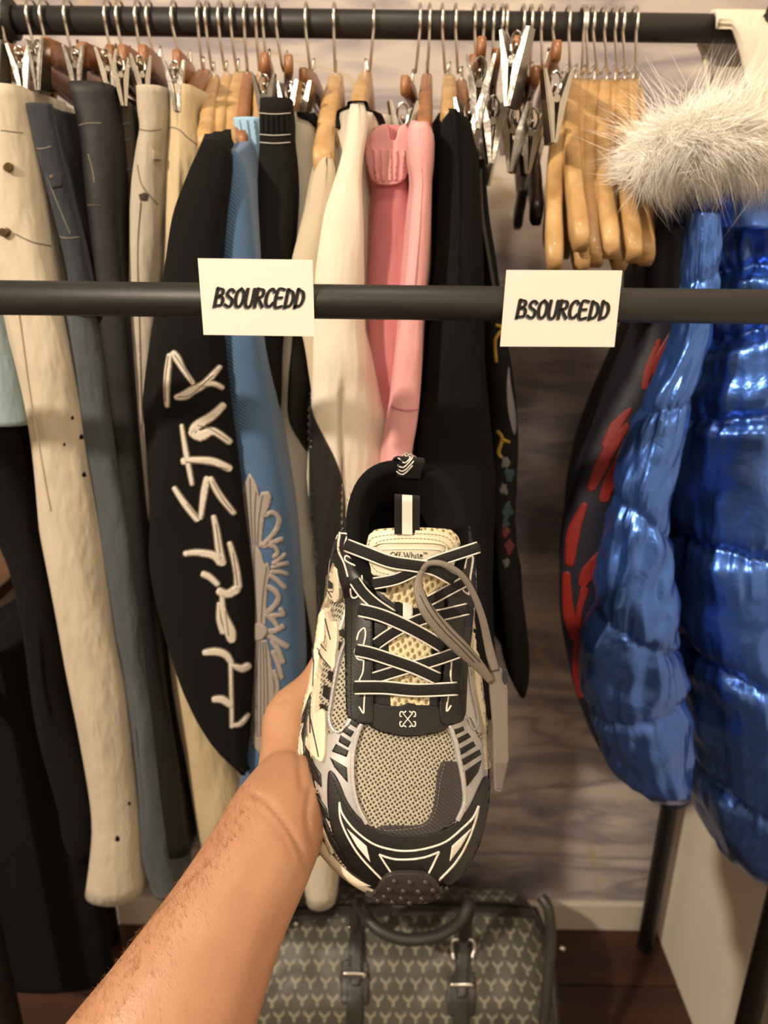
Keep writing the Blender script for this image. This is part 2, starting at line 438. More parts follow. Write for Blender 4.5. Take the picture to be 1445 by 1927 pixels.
def clip_vf(c, bar_d, s=1.0, open_=.012, yawv=None):
    """a sprung metal clip: two long trapezoid plates meeting at the lips, with wire loop. bar_d: unit along the bar"""
    side = Vector((-bar_d.y, bar_d.x, 0)).normalized(); up = Vector((0, 0, 1)); parts = []
    for sg in (-1, 1):
        top = c + side*sg*open_*s + up*.022*s; bot = c + side*sg*.0015 - up*.034*s
        w1, w2 = .006*s, .011*s
        V = []
        for off in (0, .0011):
            o_ = side*sg*off
            V += [top-bar_d*w1+o_, top+bar_d*w1+o_, bot+bar_d*w2+o_, bot-bar_d*w2+o_]
        parts.append((V, [(0,1,2,3),(7,6,5,4),(0,4,5,1),(1,5,6,2),(2,6,7,3),(3,7,4,0)]))
        for q in (-1, 1):                 # folded flanges of the plate
            a = top+bar_d*w1*q; b = bot+bar_d*w2*q; n_ = side*(-sg)*.005*s
            V = [a, b, b+n_*.3, a.lerp(b, .45)+n_, a+n_*.3]; V += [v+bar_d*.0009*q for v in V]
            parts.append((V, [(0,1,2,3,4),(9,8,7,6,5),(0,5,6,1),(1,6,7,2),(2,7,8,3),(3,8,9,4),(4,9,5,0)]))
    # spring wire and loop over the bar
    loop = [c + side*cos(a)*.005*s + up*(sin(a)*.009*s+.012*s) for a in [2*pi*i/12 for i in range(13)]]
    parts.append(tube_vf(loop, .0013, 6, up=bar_d))
    parts.append(tube_vf([c-bar_d*.008*s, c+bar_d*.008*s], .0032*s, 8))
    return join_lists(*parts)
def clip_hanger(hx, neck_px, end_px, label, endY=.76, group='wooden trouser hangers with metal clips', clips=(.62, -.62), neckY=None, m=None, cs=.85, wh=.0105, tw=.35):
    neck = P(neck_px[0], neck_px[1], neckY or RY); end = P(end_px[0], end_px[1], endY)
    t = thing('clip_hanger', label, 'hanger', group)
    hook(hx, neck, t)
    d = Vector((end.x-neck.x, end.y-neck.y, 0)); L = d.length; d.normalize()
    if True:
        tipw = neck + d*L*.86 + Vector((0, 0, -.010)); wood_body(neck, tipw, m or M_wood2, t, .0040, wh)
    # chrome bar hung under the wood
    zb = end.z
    bar = [neck + d*(L*q) for q in (1, .5, 0, -.5, -1)]
    for p in bar: p.z = zb
    ring = []
    for s in (1, -1):
        pass
    b = tube('bar', [bar[0], bar[-1]], .0017, M_chrome, t, 8)
    w1 = [neck+Vector((0, 0, -.004)), Vector((neck.x, neck.y, zb))]
    tube('bar_stem', w1, .0018, M_chrome, t, 8)
    for q in clips:
        c_ = neck + d*(L*q); c_.z = zb-.010
        V, Fc = clip_vf(c_, d, cs); ang = noise.noise(Vector((hx*.37, q*5, 1)))*tw*2; R_ = Matrix.Rotation(ang, 3, 'Z'); V = [c_ + R_ @ (v-c_) for v in V]
        o = mesh('clip', V, Fc, M_clip, t, smooth=False)
    return t
# ================================================================ garments
def bvh_of(objs):
    if not isinstance(objs, (list, tuple)): objs = [objs]
    V, Fc = [], []
    for o in objs:
        b = len(V); V += [v.co.copy() for v in o.data.vertices]; Fc += [tuple(i+b for i in p.vertices) for p in o.data.polygons]
    return BVHTree.FromPolygons(V, Fc)
def slab(name, rows, Yf, Yb, m, parent=None, dx=0.0, fold=.004, ff=14, fz=2.2, seed=0, peak=0.0, tb=.8, n=64, hem=True, bot_wave=.0, side_flat=0):
    """hanging cloth: rows (py, xl, xr) give the front lobe as seen; it runs back from Yf to Yb as a folded envelope"""
    R = rows_interp(rows, n); V, Fc = [], []
    NS, NF, NB = 16, 8, 6
    sgn = []
    for r, (py, xl, xr) in enumerate(R):
        v = r/n
        A0 = P(xl, py, Yf); A1 = P(xr, py, Yf); w = (A1.x-A0.x)/2; cx = (A0.x+A1.x)/2; z0 = (A0.z+A1.z)/2
        yb = Yb(v) if callable(Yb) else Yb
        dxx = dx(v) if callable(dx) else dx
        wf = min(w*.8, .024); yc0 = Yf + wf*.6; yc1 = yb - .02
        wb = min(max(w*tb, .008), .035)
        top = peak*max(0.0, 1-v*5.0)
        loop = []
        for s in (-1, 1):
            pts = []
            for k in range(NF+1):          # front lobe from the tip to the side
                a = (pi/2)*k/NF
                pts.append((s*w*sin(a), yc0 - wf*cos(a)))
            for k in range(1, NS+1):
                q = k/NS; pts.append((s*lerp(w, wb, sstep(q)), lerp(yc0, yc1, q)))
            for k in range(1, NB+1):
                a = (pi/2)*k/NB; pts.append((s*wb*cos(a), yc1 + .02*sin(a)))
            for (x, y) in pts:
                q = max(0, (y-yc0)/(yc1-yc0))
                nz = noise.noise(Vector((y*ff, z0*fz, seed+s*3.7)))
                nz2 = noise.noise(Vector((y*ff*2.6+5, z0*fz*1.7, seed+s*9.1)))
                damp = (1 if abs(x) > 1e-6 else 0)
                nz3 = abs(noise.noise(Vector((y*ff*1.3+z0*3, z0*fz*.8, seed*2+s*5.3))))
                X = cx + x + dxx*q + damp*s*fold*1.45*(nz+.5*nz2-1.6*(nz3-.25))*(1.4 if q > 0 else .75)
                u = abs(y-(Yf+yb)/2)/((yb-Yf)/2)
                g = (1-u) if u > .45 else .55 - (.45-u)*.9
                z = z0 + top*g*1.0
                if v > .97 and bot_wave: z += bot_wave*sin(y*40+seed)
                loop.append(Vector((X, y, z)))
        V += loop
        sgn = len(pts)
    M_ = sgn; L = 2*M_                     # first half: left side front->back, second: right side front->back
    for r in range(n):
        b0, b1 = r*L, (r+1)*L
        for k in range(M_-1):
            Fc.append((b0+k, b0+k+1, b1+k+1, b1+k))
            Fc.append((b0+M_+k+1, b0+M_+k, b1+M_+k, b1+M_+k+1))
    for b in (0, n*L):
        for k in range(M_-1):
            q = (b+k, b+M_+k, b+M_+k+1, b+k+1)
            Fc.append(q if b == 0 else q[::-1])
    o = mesh(name, V, Fc, m, parent)
    bm = bmesh.new(); bm.from_mesh(o.data); bmesh.ops.remove_doubles(bm, verts=bm.verts[:], dist=1e-5)
    bmesh.ops.recalc_face_normals(bm, faces=bm.faces[:]); bm.to_mesh(o.data); bm.free()
    o.data.polygons.foreach_set('use_smooth', [True]*len(o.data.polygons))
    return o
def decal(name, poly, t, m, parent, tgt, grid=6.0, eps=.0004, smooth=True, holes=(), round_=0.0, lift=0.0, prj=None):
    """a thin raised piece: pixel outline laid on the target surface, with its own thickness t (metres)"""
    bv = tgt if isinstance(tgt, BVHTree) else bvh_of(tgt)
    def edge_pts(pl):
        pl = [Vector((p[0], p[1])) for p in pl]; out = []
        for i in range(len(pl)):
            a, b = pl[i], pl[(i+1) % len(pl)]; k = max(1, int((b-a).length/grid))
            for j in range(k): out.append(a.lerp(b, j/k))
        return out
    E = edge_pts(poly); nE = len(E); pts = list(E); edges = [(i, (i+1) % nE) for i in range(nE)]
    for h in holes:
        hp = edge_pts(h); b = len(pts); pts += hp; edges += [(b+i, b+(i+1) % len(hp)) for i in range(len(hp))]
    xs = [p.x for p in E]; ys = [p.y for p in E]
    def inside(x, y, pl):
        c = False; j = len(pl)-1
        for i in range(len(pl)):
            if (pl[i].y > y) != (pl[j].y > y) and x < (pl[j].x-pl[i].x)*(y-pl[i].y)/(pl[j].y-pl[i].y)+pl[i].x: c = not c
            j = i
        return c
    gy = min(ys)+grid*.5; r = 0
    while gy < max(ys):
        gx = min(xs)+(grid*.5 if r % 2 else 0)
        while gx < max(xs):
            if inside(gx, gy, E) : pts.append(Vector((gx, gy)))
            gx += grid
        gy += grid*.87; r += 1
    res = delaunay_2d_cdt(pts, edges, [], 2 if holes else 1, .01)
    vs, fs = res[0], [f for f in res[2]]
    if holes:
        H_ = [[Vector((p[0], p[1])) for p in h] for h in holes]
        fs = [f for f in fs if inside(sum(vs[i].x for i in f)/3, sum(vs[i].y for i in f)/3, E) and not any(inside(sum(vs[i].x for i in f)/3, sum(vs[i].y for i in f)/3, h) for h in H_)]
    top, bot = [], []; miss = []
    hits = []
    cen = Vector((sum(xs)/len(xs), sum(ys)/len(ys))) if prj is None else Vector(prj)
    for p in vs:
        h = bv.ray_cast(CAM, ray(p.x, p.y).normalized())
        if h[0] is None or abs(h[1].dot(ray(p.x, p.y).normalized())) < .10:
            st_ = (cen-p); st_ = st_.normalized() if st_.length > 1e-6 else st_
            for k in range(1, 14):
                q = p+st_*2.0*k; h2 = bv.ray_cast(CAM, ray(q.x, q.y).normalized())
                if h2[0] is not None and abs(h2[1].dot(ray(q.x, q.y).normalized())) > .12: h = h2; break
        hits.append(h if h[0] is not None else None)
    good = [h for h in hits if h]
    if not good: print('DECAL MISS', name); return None
    avg = sum(((h[0]-CAM).length for h in good))/len(good)
    for p, h in zip(vs, hits):
        if h is None:
            q = CAM + ray(p.x, p.y).normalized()*avg
            nr = bv.find_nearest(q); co, no = nr[0], nr[1]
        else: co, no = h[0], h[1]
        if no.dot(CAM-co) < 0: no = -no
        top.append((co, no))
    # smooth normals a little
    adj = {i: set() for i in range(len(vs))}
    for f in fs:
        for i in range(len(f)): adj[f[i]].add(f[i-1]); adj[f[i-1]].add(f[i])
    nn = []
    for i, (co, no) in enumerate(top):
        s = no.copy()
        for j in adj[i]: s += top[j][1]
        nn.append(s.normalized())
    V = [top[i][0] + nn[i]*(t+lift) for i in range(len(top))] + [top[i][0] + nn[i]*(lift-eps if lift == 0 else lift) for i in range(len(top))]
    nV = len(top); Fc = []; cnt = {}
    for f in fs:
        f = tuple(f); a, b, c = [vs[i] for i in f[:3]]
        cr = (b-a).cross(c-a) if hasattr((b-a), 'cross') else 0
        if cr > 0: f = f[::-1]
        Fc.append(f)
        for i in range(len(f)):
            e = (f[i], f[(i+1) % len(f)]); cnt[e] = cnt.get(e, 0)+1
    base = list(Fc)
    for (a, b) in cnt:
        if (b, a) not in cnt: Fc.append((b, a, a+nV, b+nV))
    o = mesh(name, V, Fc, m, parent, smooth=smooth)
    fixn(o)
    if o.data.polygons and sum((o.data.polygons[i].normal.dot(CAM-o.data.polygons[i].center) > 0) for i in range(min(len(base), 40))) < min(len(base), 40)/2:
        bm = bmesh.new(); bm.from_mesh(o.data); bmesh.ops.reverse_faces(bm, faces=bm.faces[:]); bm.to_mesh(o.data); bm.free()
    if smooth:                            # keep the rim crisp
        for i, p in enumerate(o.data.polygons):
            if i >= len(base): p.use_smooth = False
    return o
def stroke(name, pts, w, t, m, parent, tgt, n=6, grid=5.0, lift=0.0, closed=False, caps=True):
    P2 = catmull([(p[0], p[1], 0) for p in pts], n, closed) if (len(pts) > 2 or closed) else [Vector((p[0], p[1], 0)) for p in pts]
    W_ = w if not isinstance(w, (list, tuple)) else [lerp(w[int(i*(len(w)-1)/len(P2))], w[min(int(i*(len(w)-1)/len(P2))+1, len(w)-1)], (i*(len(w)-1)/len(P2)) % 1) for i in range(len(P2))]
    if closed:
        c = [Vector((p.x, p.y)) for p in P2]; n_ = len(c); L1, R1 = [], []
        for i in range(n_):
            tt = (c[(i+1) % n_]-c[i-1]).normalized(); q = Vector((-tt.y, tt.x))*(w/2); L1.append(c[i]+q); R1.append(c[i]-q)
        A = lambda pl: abs(sum(pl[i-1].x*pl[i].y-pl[i].x*pl[i-1].y for i in range(len(pl))))
        out, inn = (L1, R1) if A(L1) > A(R1) else (R1, L1)
        return decal(name, out, t, m, parent, tgt, grid, lift=lift, holes=[inn])
    if caps:
        t0 = (P2[0]-P2[1]).normalized(); t1 = (P2[-1]-P2[-2]).normalized()
        w0 = W_[0] if isinstance(W_, list) else W_; w1 = W_[-1] if isinstance(W_, list) else W_
        P2 = [P2[0]+t0*w0*.3] + P2 + [P2[-1]+t1*w1*.3]
        if isinstance(W_, list): W_ = [W_[0]*.55] + W_ + [W_[-1]*.55]
        else: W_ = [W_*.55] + [W_]*(len(P2)-2) + [W_*.55]
    return decal(name, ribbon2d([(p.x, p.y) for p in P2], W_), t, m, parent, tgt, grid, lift=lift)

def denim(name, c1, c2, sc=5, sheen=.1): return mat(name, c1, .85, var=(c2, sc, .22, (1, 1, .35)), bump=(15, .9, .022, (1, 1, .35)), weave=(420, .25), sheen=sheen)
def cloth(name, c, c2=None, rough=.85, b=(13, .9, .020, (1, 1, .25)), sheen=.05): return mat(name, c, rough, var=((c2, 5, .25) if c2 else None), bump=b, sheen=sheen)
M_wjean = denim('white_denim', 'b9ae9a', 'c6bca8')
M_navy = denim('navy_denim', '1b212b', '2c3640', 6)
M_faded = denim('faded_denim', '3c4347', '4a5254', 6)
M_coated = mat('coated_black', '0c0c0d', .62, bump=(40, .35, .003))
M_plaid = cloth('dark_brown_cloth', '2b251d', '3d3428')
M_gdenim = denim('grey_denim', '9c9384', 'b3aa9a', 9)
M_cream = denim('cream_denim', 'b5a27e', 'c4b492', 5)
M_black = cloth('black_cotton', '0a0a0a', '0f0f0e', .95, sheen=0)
M_black2 = cloth('charcoal_cotton', '121211', '181716', .95, sheen=0)
for _m in (M_black, M_black2): _m.node_tree.nodes['Principled BSDF'].inputs['Specular IOR Level'].default_value = .2
M_jersey = mat('blue_mesh_jersey', '3f6186', .8, bump=(24, .25, .004), weave=(160, .5), sheen=.2)
M_ltblue = cloth('light_blue_cotton', '8fb4cf', '9cc0d8')
M_cwhite = cloth('off_white_nylon', 'c4bbaa', 'cec6b6', .55)
M_beige = cloth('beige_fleece', 'b5a890', 'bfb39b')
M_white = M_white
M_wnylon = cloth('white_nylon', 'd2cab9', 'dad3c4', .6)
M_bnylon = cloth('black_nylon', '15140f', None, .5)
M_pinkd = cloth('pink_fleece', 'b06a70', 'bb777b')
M_pink = cloth('pink_fleece_light', 'd4979a', 'dca2a4')
M_stitch = mat('stitching', '6f695d', .8)
M_stitchw = mat('pale_stitching', 'b9b4a8', .8)
M_brass = mat('brass_button', '6a5a42', .35, 1.0)

def garment(name, label, cat='trousers', group=None): return thing(name, label, cat, group)
def seam(parent, tgt, pts, w=1.6, m=None, t=.0003, name='seam'): return stroke(name, pts, w, t, m or M_stitch, parent, tgt)

# 1 white jeans
g1 = garment('white_jeans', 'off-white distressed jeans hanging at the far left with the fly towards the camera', 'jeans')
b1 = slab('trouser_body', [(158,-72,38),(250,-58,62),(430,-30,92),(590,0,118),(850,45,160),(1050,76,190),(1250,113,222),(1400,144,245),(1560,163,264),(1640,158,262),(1695,152,262)], .74, lambda v: lerp(1.08,.93,sstep(v)), M_wjean, g1, dx=.0, fold=.006, ff=11, seed=1.3)
bv = bvh_of(b1)
for (x, y) in ((17,315),(12,437)):
    decal('button', [(x+9*cos(a), y+9*sin(a)) for a in [i*pi/6 for i in range(12)]], .004, M_brass, g1, bv, 4)
seam(g1, bv, [(2,245),(25,248),(44,250)], 2); seam(g1, bv, [(28,440),(60,455),(96,463)], 2.5)
seam(g1, bv, [(36,590),(60,760),(95,960)], 2.2, M_wjean, .0016)
for (x, y, s) in ((136,786,3),(153,822,4),(121,836,2.5),(158,893,4),(221,1578,4.5),(243,1512,3)):
    decal('paint_fleck', [(x+s*cos(a)*(1+.3*sin(3*a)), y+s*sin(a)*1.3) for a in [i*pi/5 for i in range(10)]], .0003, M_black, g1, bv, 4)
# pale blue jeans behind at the far left
g = garment('light_blue_jeans', 'pale blue jeans just showing left of the off-white jeans', 'jeans')
slab('trouser_body', [(160,-190,-100),(590,-80,12),(700,-55,30),(800,-30,50)], .80, 1.06, denim('pale_denim','7f949c','93a6ab'), g, seed=4)
# black garment low at the far left
g = garment('black_coat', 'long black coat hanging left of the off-white jeans', 'coat')
slab('coat_body', [(165,-330,-170),(590,-240,-30),(760,-160,10),(900,-90,40),(1050,5,85),(1180,42,112),(1300,62,125),(1400,80,150),(1530,112,170),(1600,125,168),(1625,145,165)], .80, 1.12, M_black, g, seed=8, fold=.008)
g = garment('black_overcoat', 'black coat hung low over the rack side bar in the bottom left corner', 'coat')
slab('coat_body', [(1222,-90,60),(1300,-90,88),(1500,-80,140),(1700,-60,176),(1860,-40,196)], .90, 1.15, M_black, g, seed=21, fold=.004, tb=.9)
# 2 navy jeans
g2 = garment('navy_jeans', 'dark navy jeans with faded legs right of the off-white jeans', 'jeans')
b2 = slab('trouser_body', [(194,42,92),(250,54,100),(340,78,118),(440,104,140),(520,121,158),(590,126,178)], .745, 1.06, M_navy, g2, seed=2.2, fold=.005)
b2b = slab('trouser_leg', [(560,124,170),(700,136,196),(850,155,214),(1050,185,246),(1300,226,276),(1500,244,300),(1600,254,318),(1690,292,332)], .75, lambda v: lerp(1.05,.95,v), M_faded, g2, seed=2.9, fold=.006)
bv = bvh_of(b2)
decal('coin_pocket', [(88,330),(118,326),(117,350),(98,354)], .0012, M_navy, g2, bv, 5)
seam(g2, bv, [(88,332),(96,352),(112,392),(132,440)], 2); seam(g2, bv, [(56,275),(76,280),(96,276)], 2.5); seam(g2, bv, [(102,442),(125,448),(150,446)], 2.2)
for (x, y) in ((98,334),):
    decal('rivet', [(x+4*cos(a), y+4*sin(a)) for a in [i*pi/4 for i in range(8)]], .0015, M_brass, g2, bv, 3)
# 3 coated black jeans
g3 = garment('black_coated_jeans', 'black coated jeans with a sheen between the navy jeans and the grey denim', 'jeans')
b3 = slab('trouser_body', [(153,128,186),(200,140,196),(240,148,205),(350,154,214),(450,164,220),(600,181,236),(800,203,252),(1000,226,272),(1200,250,296),(1500,286,340),(1610,300,356)], .755, lambda v: lerp(1.06,.96,v), M_coated, g3, seed=3.3, fold=.005)
bv = bvh_of(b3)
seam(g3, bv, [(142,238),(165,232),(190,232)], 2, M_stitch); seam(g3, bv, [(156,388),(172,386),(188,388)], 4, M_plaid); seam(g3, bv, [(166,290),(174,320),(178,345)], 2)
# 4 dark brown trousers
g = garment('dark_brown_trousers', 'dark brown trousers seen as a narrow strip left of the grey denim jeans', 'trousers')
b4 = slab('trouser_body', [(192,212,244),(300,224,250),(400,236,262),(520,240,262),(700,240,262),(900,248,270),(1010,252,274)], .775, 1.06, M_plaid, g, seed=5.1, fold=.003)
bv = bvh_of(b4)
for yy in (232, 262, 318): seam(g, bv, [(219,yy),(232,yy+2),(246,yy)], 3, M_faded)
# 5 grey denim
g5 = garment('grey_denim_jeans', 'pale grey denim jeans with an unbuttoned pocket loop', 'jeans')
b5 = slab('trouser_body', [(160,255,302),(200,257,304),(242,262,304),(262,258,302),(330,248,300),(400,243,300),(520,243,297),(700,248,290),(820,255,286),(900,262,281),(1008,268,277)], .765, 1.04, M_gdenim, g5, seed=6.4, fold=.004, dx=.006)
bv = bvh_of(b5)
seam(g5, bv, [(260,243),(282,246),(303,243)], 2.4); seam(g5, bv, [(259,310),(262,330),(268,350),(285,372),(297,385)], 2.2)
decal('belt_loop', [(286,282),(300,290),(302,302),(288,300)], .002, M_gdenim, g5, bv, 4)
decal('hole', [(261,366),(272,362),(280,366),(277,378),(264,378)], .0004, M_plaid, g5, bv, 4)
stroke('outseam', [(264,380),(258,480),(262,640),(266,800)], 3, .0015, M_gdenim, g5, bv)
# hang tag tassel below
g = garment('leather_belt', 'tan leather belt end dangling below the grey denim jeans', 'belt')
slab('strap', [(780,244,256),(900,247,258),(1000,258,274),(1060,262,276),(1133,262,276)], .79, .80, mat('tan_leather','a98a60',.6), g, fold=0, n=20)
# 6 cream jeans
g6 = garment('cream_jeans', 'cream jeans between the grey denim and the black hoodie', 'jeans')
b6 = slab('trouser_body', [(158,310,358),(240,308,366),(300,303,378),(400,301,388),(500,303,392),(600,298,392),(850,296,398),(1000,300,400),(1300,318,414),(1450,344,440),(1600,374,470)], .775, lambda v: lerp(1.05,.96,v), M_cream, g6, seed=7.7, fold=.006)
bv = bvh_of(b6)
seam(g6, bv, [(310,237),(335,243),(352,258),(376,276)], 2.2)
g = garment('ivory_trousers', 'ivory trouser leg showing below the black hoodie', 'trousers')
slab('trouser_body', [(300,392,402),(1000,384,430),(1300,390,440),(1450,402,450),(1530,420,460)], .80, .90, M_cwhite, g, seed=7.1)

# 7 black lettered hoodie
g7 = garment('black_hoodie', 'black hoodie with cream lettering made of figures down its sleeve', 'hoodie')
b7 = slab('hoodie_body', [(262,394,408),(275,388,420),(300,376,430),(350,354,428),(400,334,422),(500,312,414),(590,293,412),(700,285,420),(850,281,441),(1000,275,455),(1150,281,470),(1250,302,472),(1330,330,470),(1400,374,468),(1440,418,466),(1458,448,462)], .70, lambda v: lerp(1.12, .88, sstep((v-.6)/.4)), M_black, g7, seed=9.2, fold=.007, peak=.05, tb=.55, dx=lambda v: -.01)
BV7 = bvh_of(b7)
M_let = mat('cream_print', 'cfc8bb', .7, bump=(90, .3, .001))
M_leth = mat('grey_halo_print', '6c6458', .8)
def letter(strokes):
    for pts, w in strokes:
        stroke('letter_outline', pts, [x*.85+5 for x in w], .0005, M_leth, g7, BV7, n=5)
        stroke('letter', pts, [x*.85 for x in w], .0011, M_let, g7, BV7, n=5)
        inner = [(p[0]+1.5, p[1]) for p in pts]
letter([  # R
 ([(315,765),(314,735),(316,700),(320,668)], [7,11,12,9]), ([(326,664),(334,675),(345,695),(364,722)], [12,15,9,7]),
 ([(331,748),(348,744),(362,735),(385,722),(414,690)], [9,19,17,13,6]), ([(380,725),(400,722),(418,730)], [9,10,8])])
letter([  # A
 ([(420,762),(400,782),(372,800),(362,812)], [12,17,19,14]), ([(362,812),(378,820),(402,812),(432,832)], [20,22,14,12])])
letter([  # T
 ([(342,800),(350,850),(362,912)], [6,10,7]), ([(345,868),(362,866),(400,868),(432,882)], [15,12,14,14])])
letter([  # S
 ([(328,918),(348,948),(372,978)], [8,12,12]), ([(378,975),(384,930),(390,900)], [8,14,12]), ([(396,900),(412,930),(440,966)], [10,13,9])])
letter([  # L
 ([(402,972),(408,1000),(412,1030),(418,1060)], [9,13,15,18]), ([(416,1058),(402,1045),(372,1040),(348,1042)], [18,15,12,9])])
letter([  # L
 ([(432,1022),(440,1050),(446,1080),(448,1105)], [9,12,13,16]), ([(446,1108),(428,1118),(412,1112)], [18,16,15]), ([(410,1100),(395,1086),(382,1080)], [10,12,12])])
letter([  # E
 ([(418,1120),(420,1150),(432,1185),(436,1205)], [8,12,24,14]), ([(412,1135),(412,1165),(420,1190)], [6,9,12])])
letter([  # H
 ([(384,1228),(405,1226),(425,1232),(436,1248)], [10,15,14,9]), ([(434,1250),(435,1290),(436,1340),(436,1368)], [7,7,7,6]), ([(438,1252),(455,1258),(468,1252)], [8,15,12]), ([(402,1316),(418,1316),(434,1326)], [11,15,13]), ([(438,1364),(452,1362),(468,1344)], [7,9,6])])
# inner contour lines of the figures
for pts in ([(318,670),(312,720),(313,755)], [(330,668),(345,690),(362,718)], [(335,746),(360,742),(400,705)], [(372,800),(395,806),(428,828)], [(350,868),(390,874),(428,882)],
            [(352,948),(374,975)], [(400,905),(420,940),(436,960)], [(406,985),(414,1040)], [(438,1040),(446,1100)], [(424,1150),(430,1195)]):
    stroke('contour', pts, 1.6, .0014, M_leth, g7, BV7, n=4)

# 8 blue jersey with cross ornament
g8 = garment('blue_jersey', 'steel blue mesh jersey with a silver floral cross print', 'jersey')
b8 = slab('jersey_body', [(282,428,446),(300,420,456),(340,410,466),(400,407,472),(480,408,478),(560,410,480),(640,412,482),(750,424,500),(850,436,516),(1000,452,541),(1100,462,552),(1200,470,560),(1280,474,562),(1400,468,545),(1490,448,500)], .715, lambda v: lerp(1.10, .90, sstep((v-.6)/.4)), M_jersey, g8, seed=10.5, fold=.003, peak=.05, tb=.5)
BV8 = bvh_of(b8)
M_orn = mat('silver_print', '9a9188', .6, bump=(120, .4, .001)); M_ornd = mat('print_groove', '4d4d52', .8)
def orn(poly, nm='print'): return decal(nm, poly, .0009, M_orn, g8, BV8, 6)
def oline(pts, w=1.6): return stroke('print_line', pts, w, .0013, M_ornd, g8, BV8, n=4)
def ostr(pts, w): return stroke('scroll', pts, w, .0009, M_orn, g8, BV8, n=5)
def smooth_poly(p, n=4): return [(q.x, q.y) for q in catmull([(a[0], a[1], 0) for a in p], n, True)]
orn([(470,890),(462,908),(454,930),(449,926),(448,942),(452,965),(456,990),(461,1030),(492,1030),(494,1000),(497,975),(506,955),(511,935),(505,924),(492,926),(488,935),(484,915),(478,902)], 'cross_arm')
for a in ([(471,900),(473,960),(477,1025)], [(452,935),(460,975),(467,1025)], [(494,932),(488,970),(485,1025)], [(462,925),(466,960),(472,1025)], [(482,925),(480,970),(481,1025)]): oline(a)
orn([(474,1025),(464,1036),(461,1052),(464,1080),(466,1120),(468,1175),(500,1175),(503,1110),(508,1070),(504,1058),(497,1062),(492,1040),(484,1028)], 'cross_arm')
for a in ([(479,1030),(481,1100),(484,1170)], [(466,1060),(472,1120),(475,1170)], [(502,1066),(496,1110),(492,1170)], [(472,1045),(478,1110),(480,1170)]): oline(a)
decal('knot', smooth_poly([(473,1182),(485,1172),(500,1178),(503,1190),(494,1202),(478,1202)]), .0022, M_orn, g8, BV8, 5)
orn([(474,1204),(502,1204),(510,1240),(516,1290),(518,1330),(505,1390),(490,1420),(476,1400),(473,1340),(470,1260)], 'cross_arm')
for k in range(6):
    x0 = 477+4.6*k; oline([(x0,1207),(x0-1+1.6*(k-2),1290),(x0-1+1.4*(k-2),1385)])
for pts, w in (([(500,970),(512,964),(523,972),(524,985),(516,1002),(500,1020),(492,1024)], 9), ([(495,1028),(510,1022),(530,1014)], 9), ([(508,1026),(518,1030),(522,1040),(515,1048)], 8),
               ([(514,1060),(526,1052),(536,1043)], 8), ([(512,1068),(528,1062),(541,1060)], 8), ([(510,1076),(526,1076),(540,1080)], 8), ([(508,1082),(522,1092),(536,1106)], 9),
               ([(506,1104),(518,1112),(524,1125),(516,1140),(503,1152)], 10), ([(500,1158),(516,1158),(532,1156),(528,1146)], 9), ([(506,1160),(516,1170),(522,1180)], 9),
               ([(505,1188),(520,1186),(532,1178)], 10), ([(505,1194),(522,1206),(540,1216)], 11), ([(512,1206),(524,1224),(532,1246)], 10), ([(514,1226),(524,1252),(530,1275)], 9), ([(516,1262),(522,1290),(520,1312)], 8)): ostr(pts, w)

# 9 light blue shorts
g = garment('light_blue_shorts', 'light blue shorts with a gathered waist behind the black trousers', 'shorts')
b = slab('waistband', [(221,438,498),(245,441,498),(300,452,496),(350,466,494),(480,474,492)], .775, 1.0, M_ltblue, g, seed=11, fold=.003)
bv = bvh_of(b)
for x in (450, 463, 476): stroke('gather', [(x,226),(x+4,255),(x+9,300)], 4, .0018, M_ltblue, g, bv)
# 10 black trousers with elastic waist
g10 = garment('black_track_trousers', 'black trousers with an elastic stitched waistband held by a metal clip', 'trousers')
b10 = slab('trouser_body', [(184,488,545),(226,487,547),(256,488,546),(300,486,550),(400,478,549),(500,468,542),(640,470,526),(750,470,524),(850,472,523),(1000,492,546),(1200,512,573),(1400,530,600),(1560,548,620)], .745, 1.02, M_black2, g10, seed=12.2, fold=.004, dx=-.01)
bv = bvh_of(b10)
for yy in (213, 253, 268): stroke('stitch_row', [(490,yy),(517,yy+2),(545,yy)], 1.6, .001, M_stitchw, g10, bv)
for k in range(6): stroke('gather', [(494+9*k,218),(495+9*k,250)], 3, .0016, M_black2, g10, bv)
# 13 off white track trousers with black wave
g13 = garment('white_track_trousers', 'off-white track trousers with a black wave panel right of the blue jersey', 'trousers')
b13 = slab('trouser_body', [(212,552,592),(300,548,596),(450,544,590),(560,526,592),(640,522,592),(750,522,588),(850,519,584),(950,529,584),(1100,546,612),(1200,556,636),(1350,560,640),(1500,563,638),(1640,566,628),(1708,574,626)], .79, 1.05, M_cwhite, g13, seed=13.3, fold=.004, dx=.004)
bv = bvh_of(b13)
decal('wave_panel', smooth_poly([(556,560),(550,640),(544,700),(541,760),(545,795),(560,825),(580,850),(584,800),(586,720),(589,640),(592,560)]), .0008, M_bnylon, g13, bv, 8)
decal('wave_panel', smooth_poly([(545,1090),(556,1104),(568,1118),(567,1160),(572,1200),(578,1260),(580,1320),(566,1380),(556,1330),(550,1240),(546,1150)]), .0008, M_bnylon, g13, bv, 8)
stroke('crease', [(590,1000),(585,1040),(600,1078)], 3, .0015, M_cwhite, g13, bv)
decal('waistband', smooth_poly([(560,204),(582,206),(594,216),(594,240),(580,228),(562,220)]), .002, M_black, g13, bv, 5)
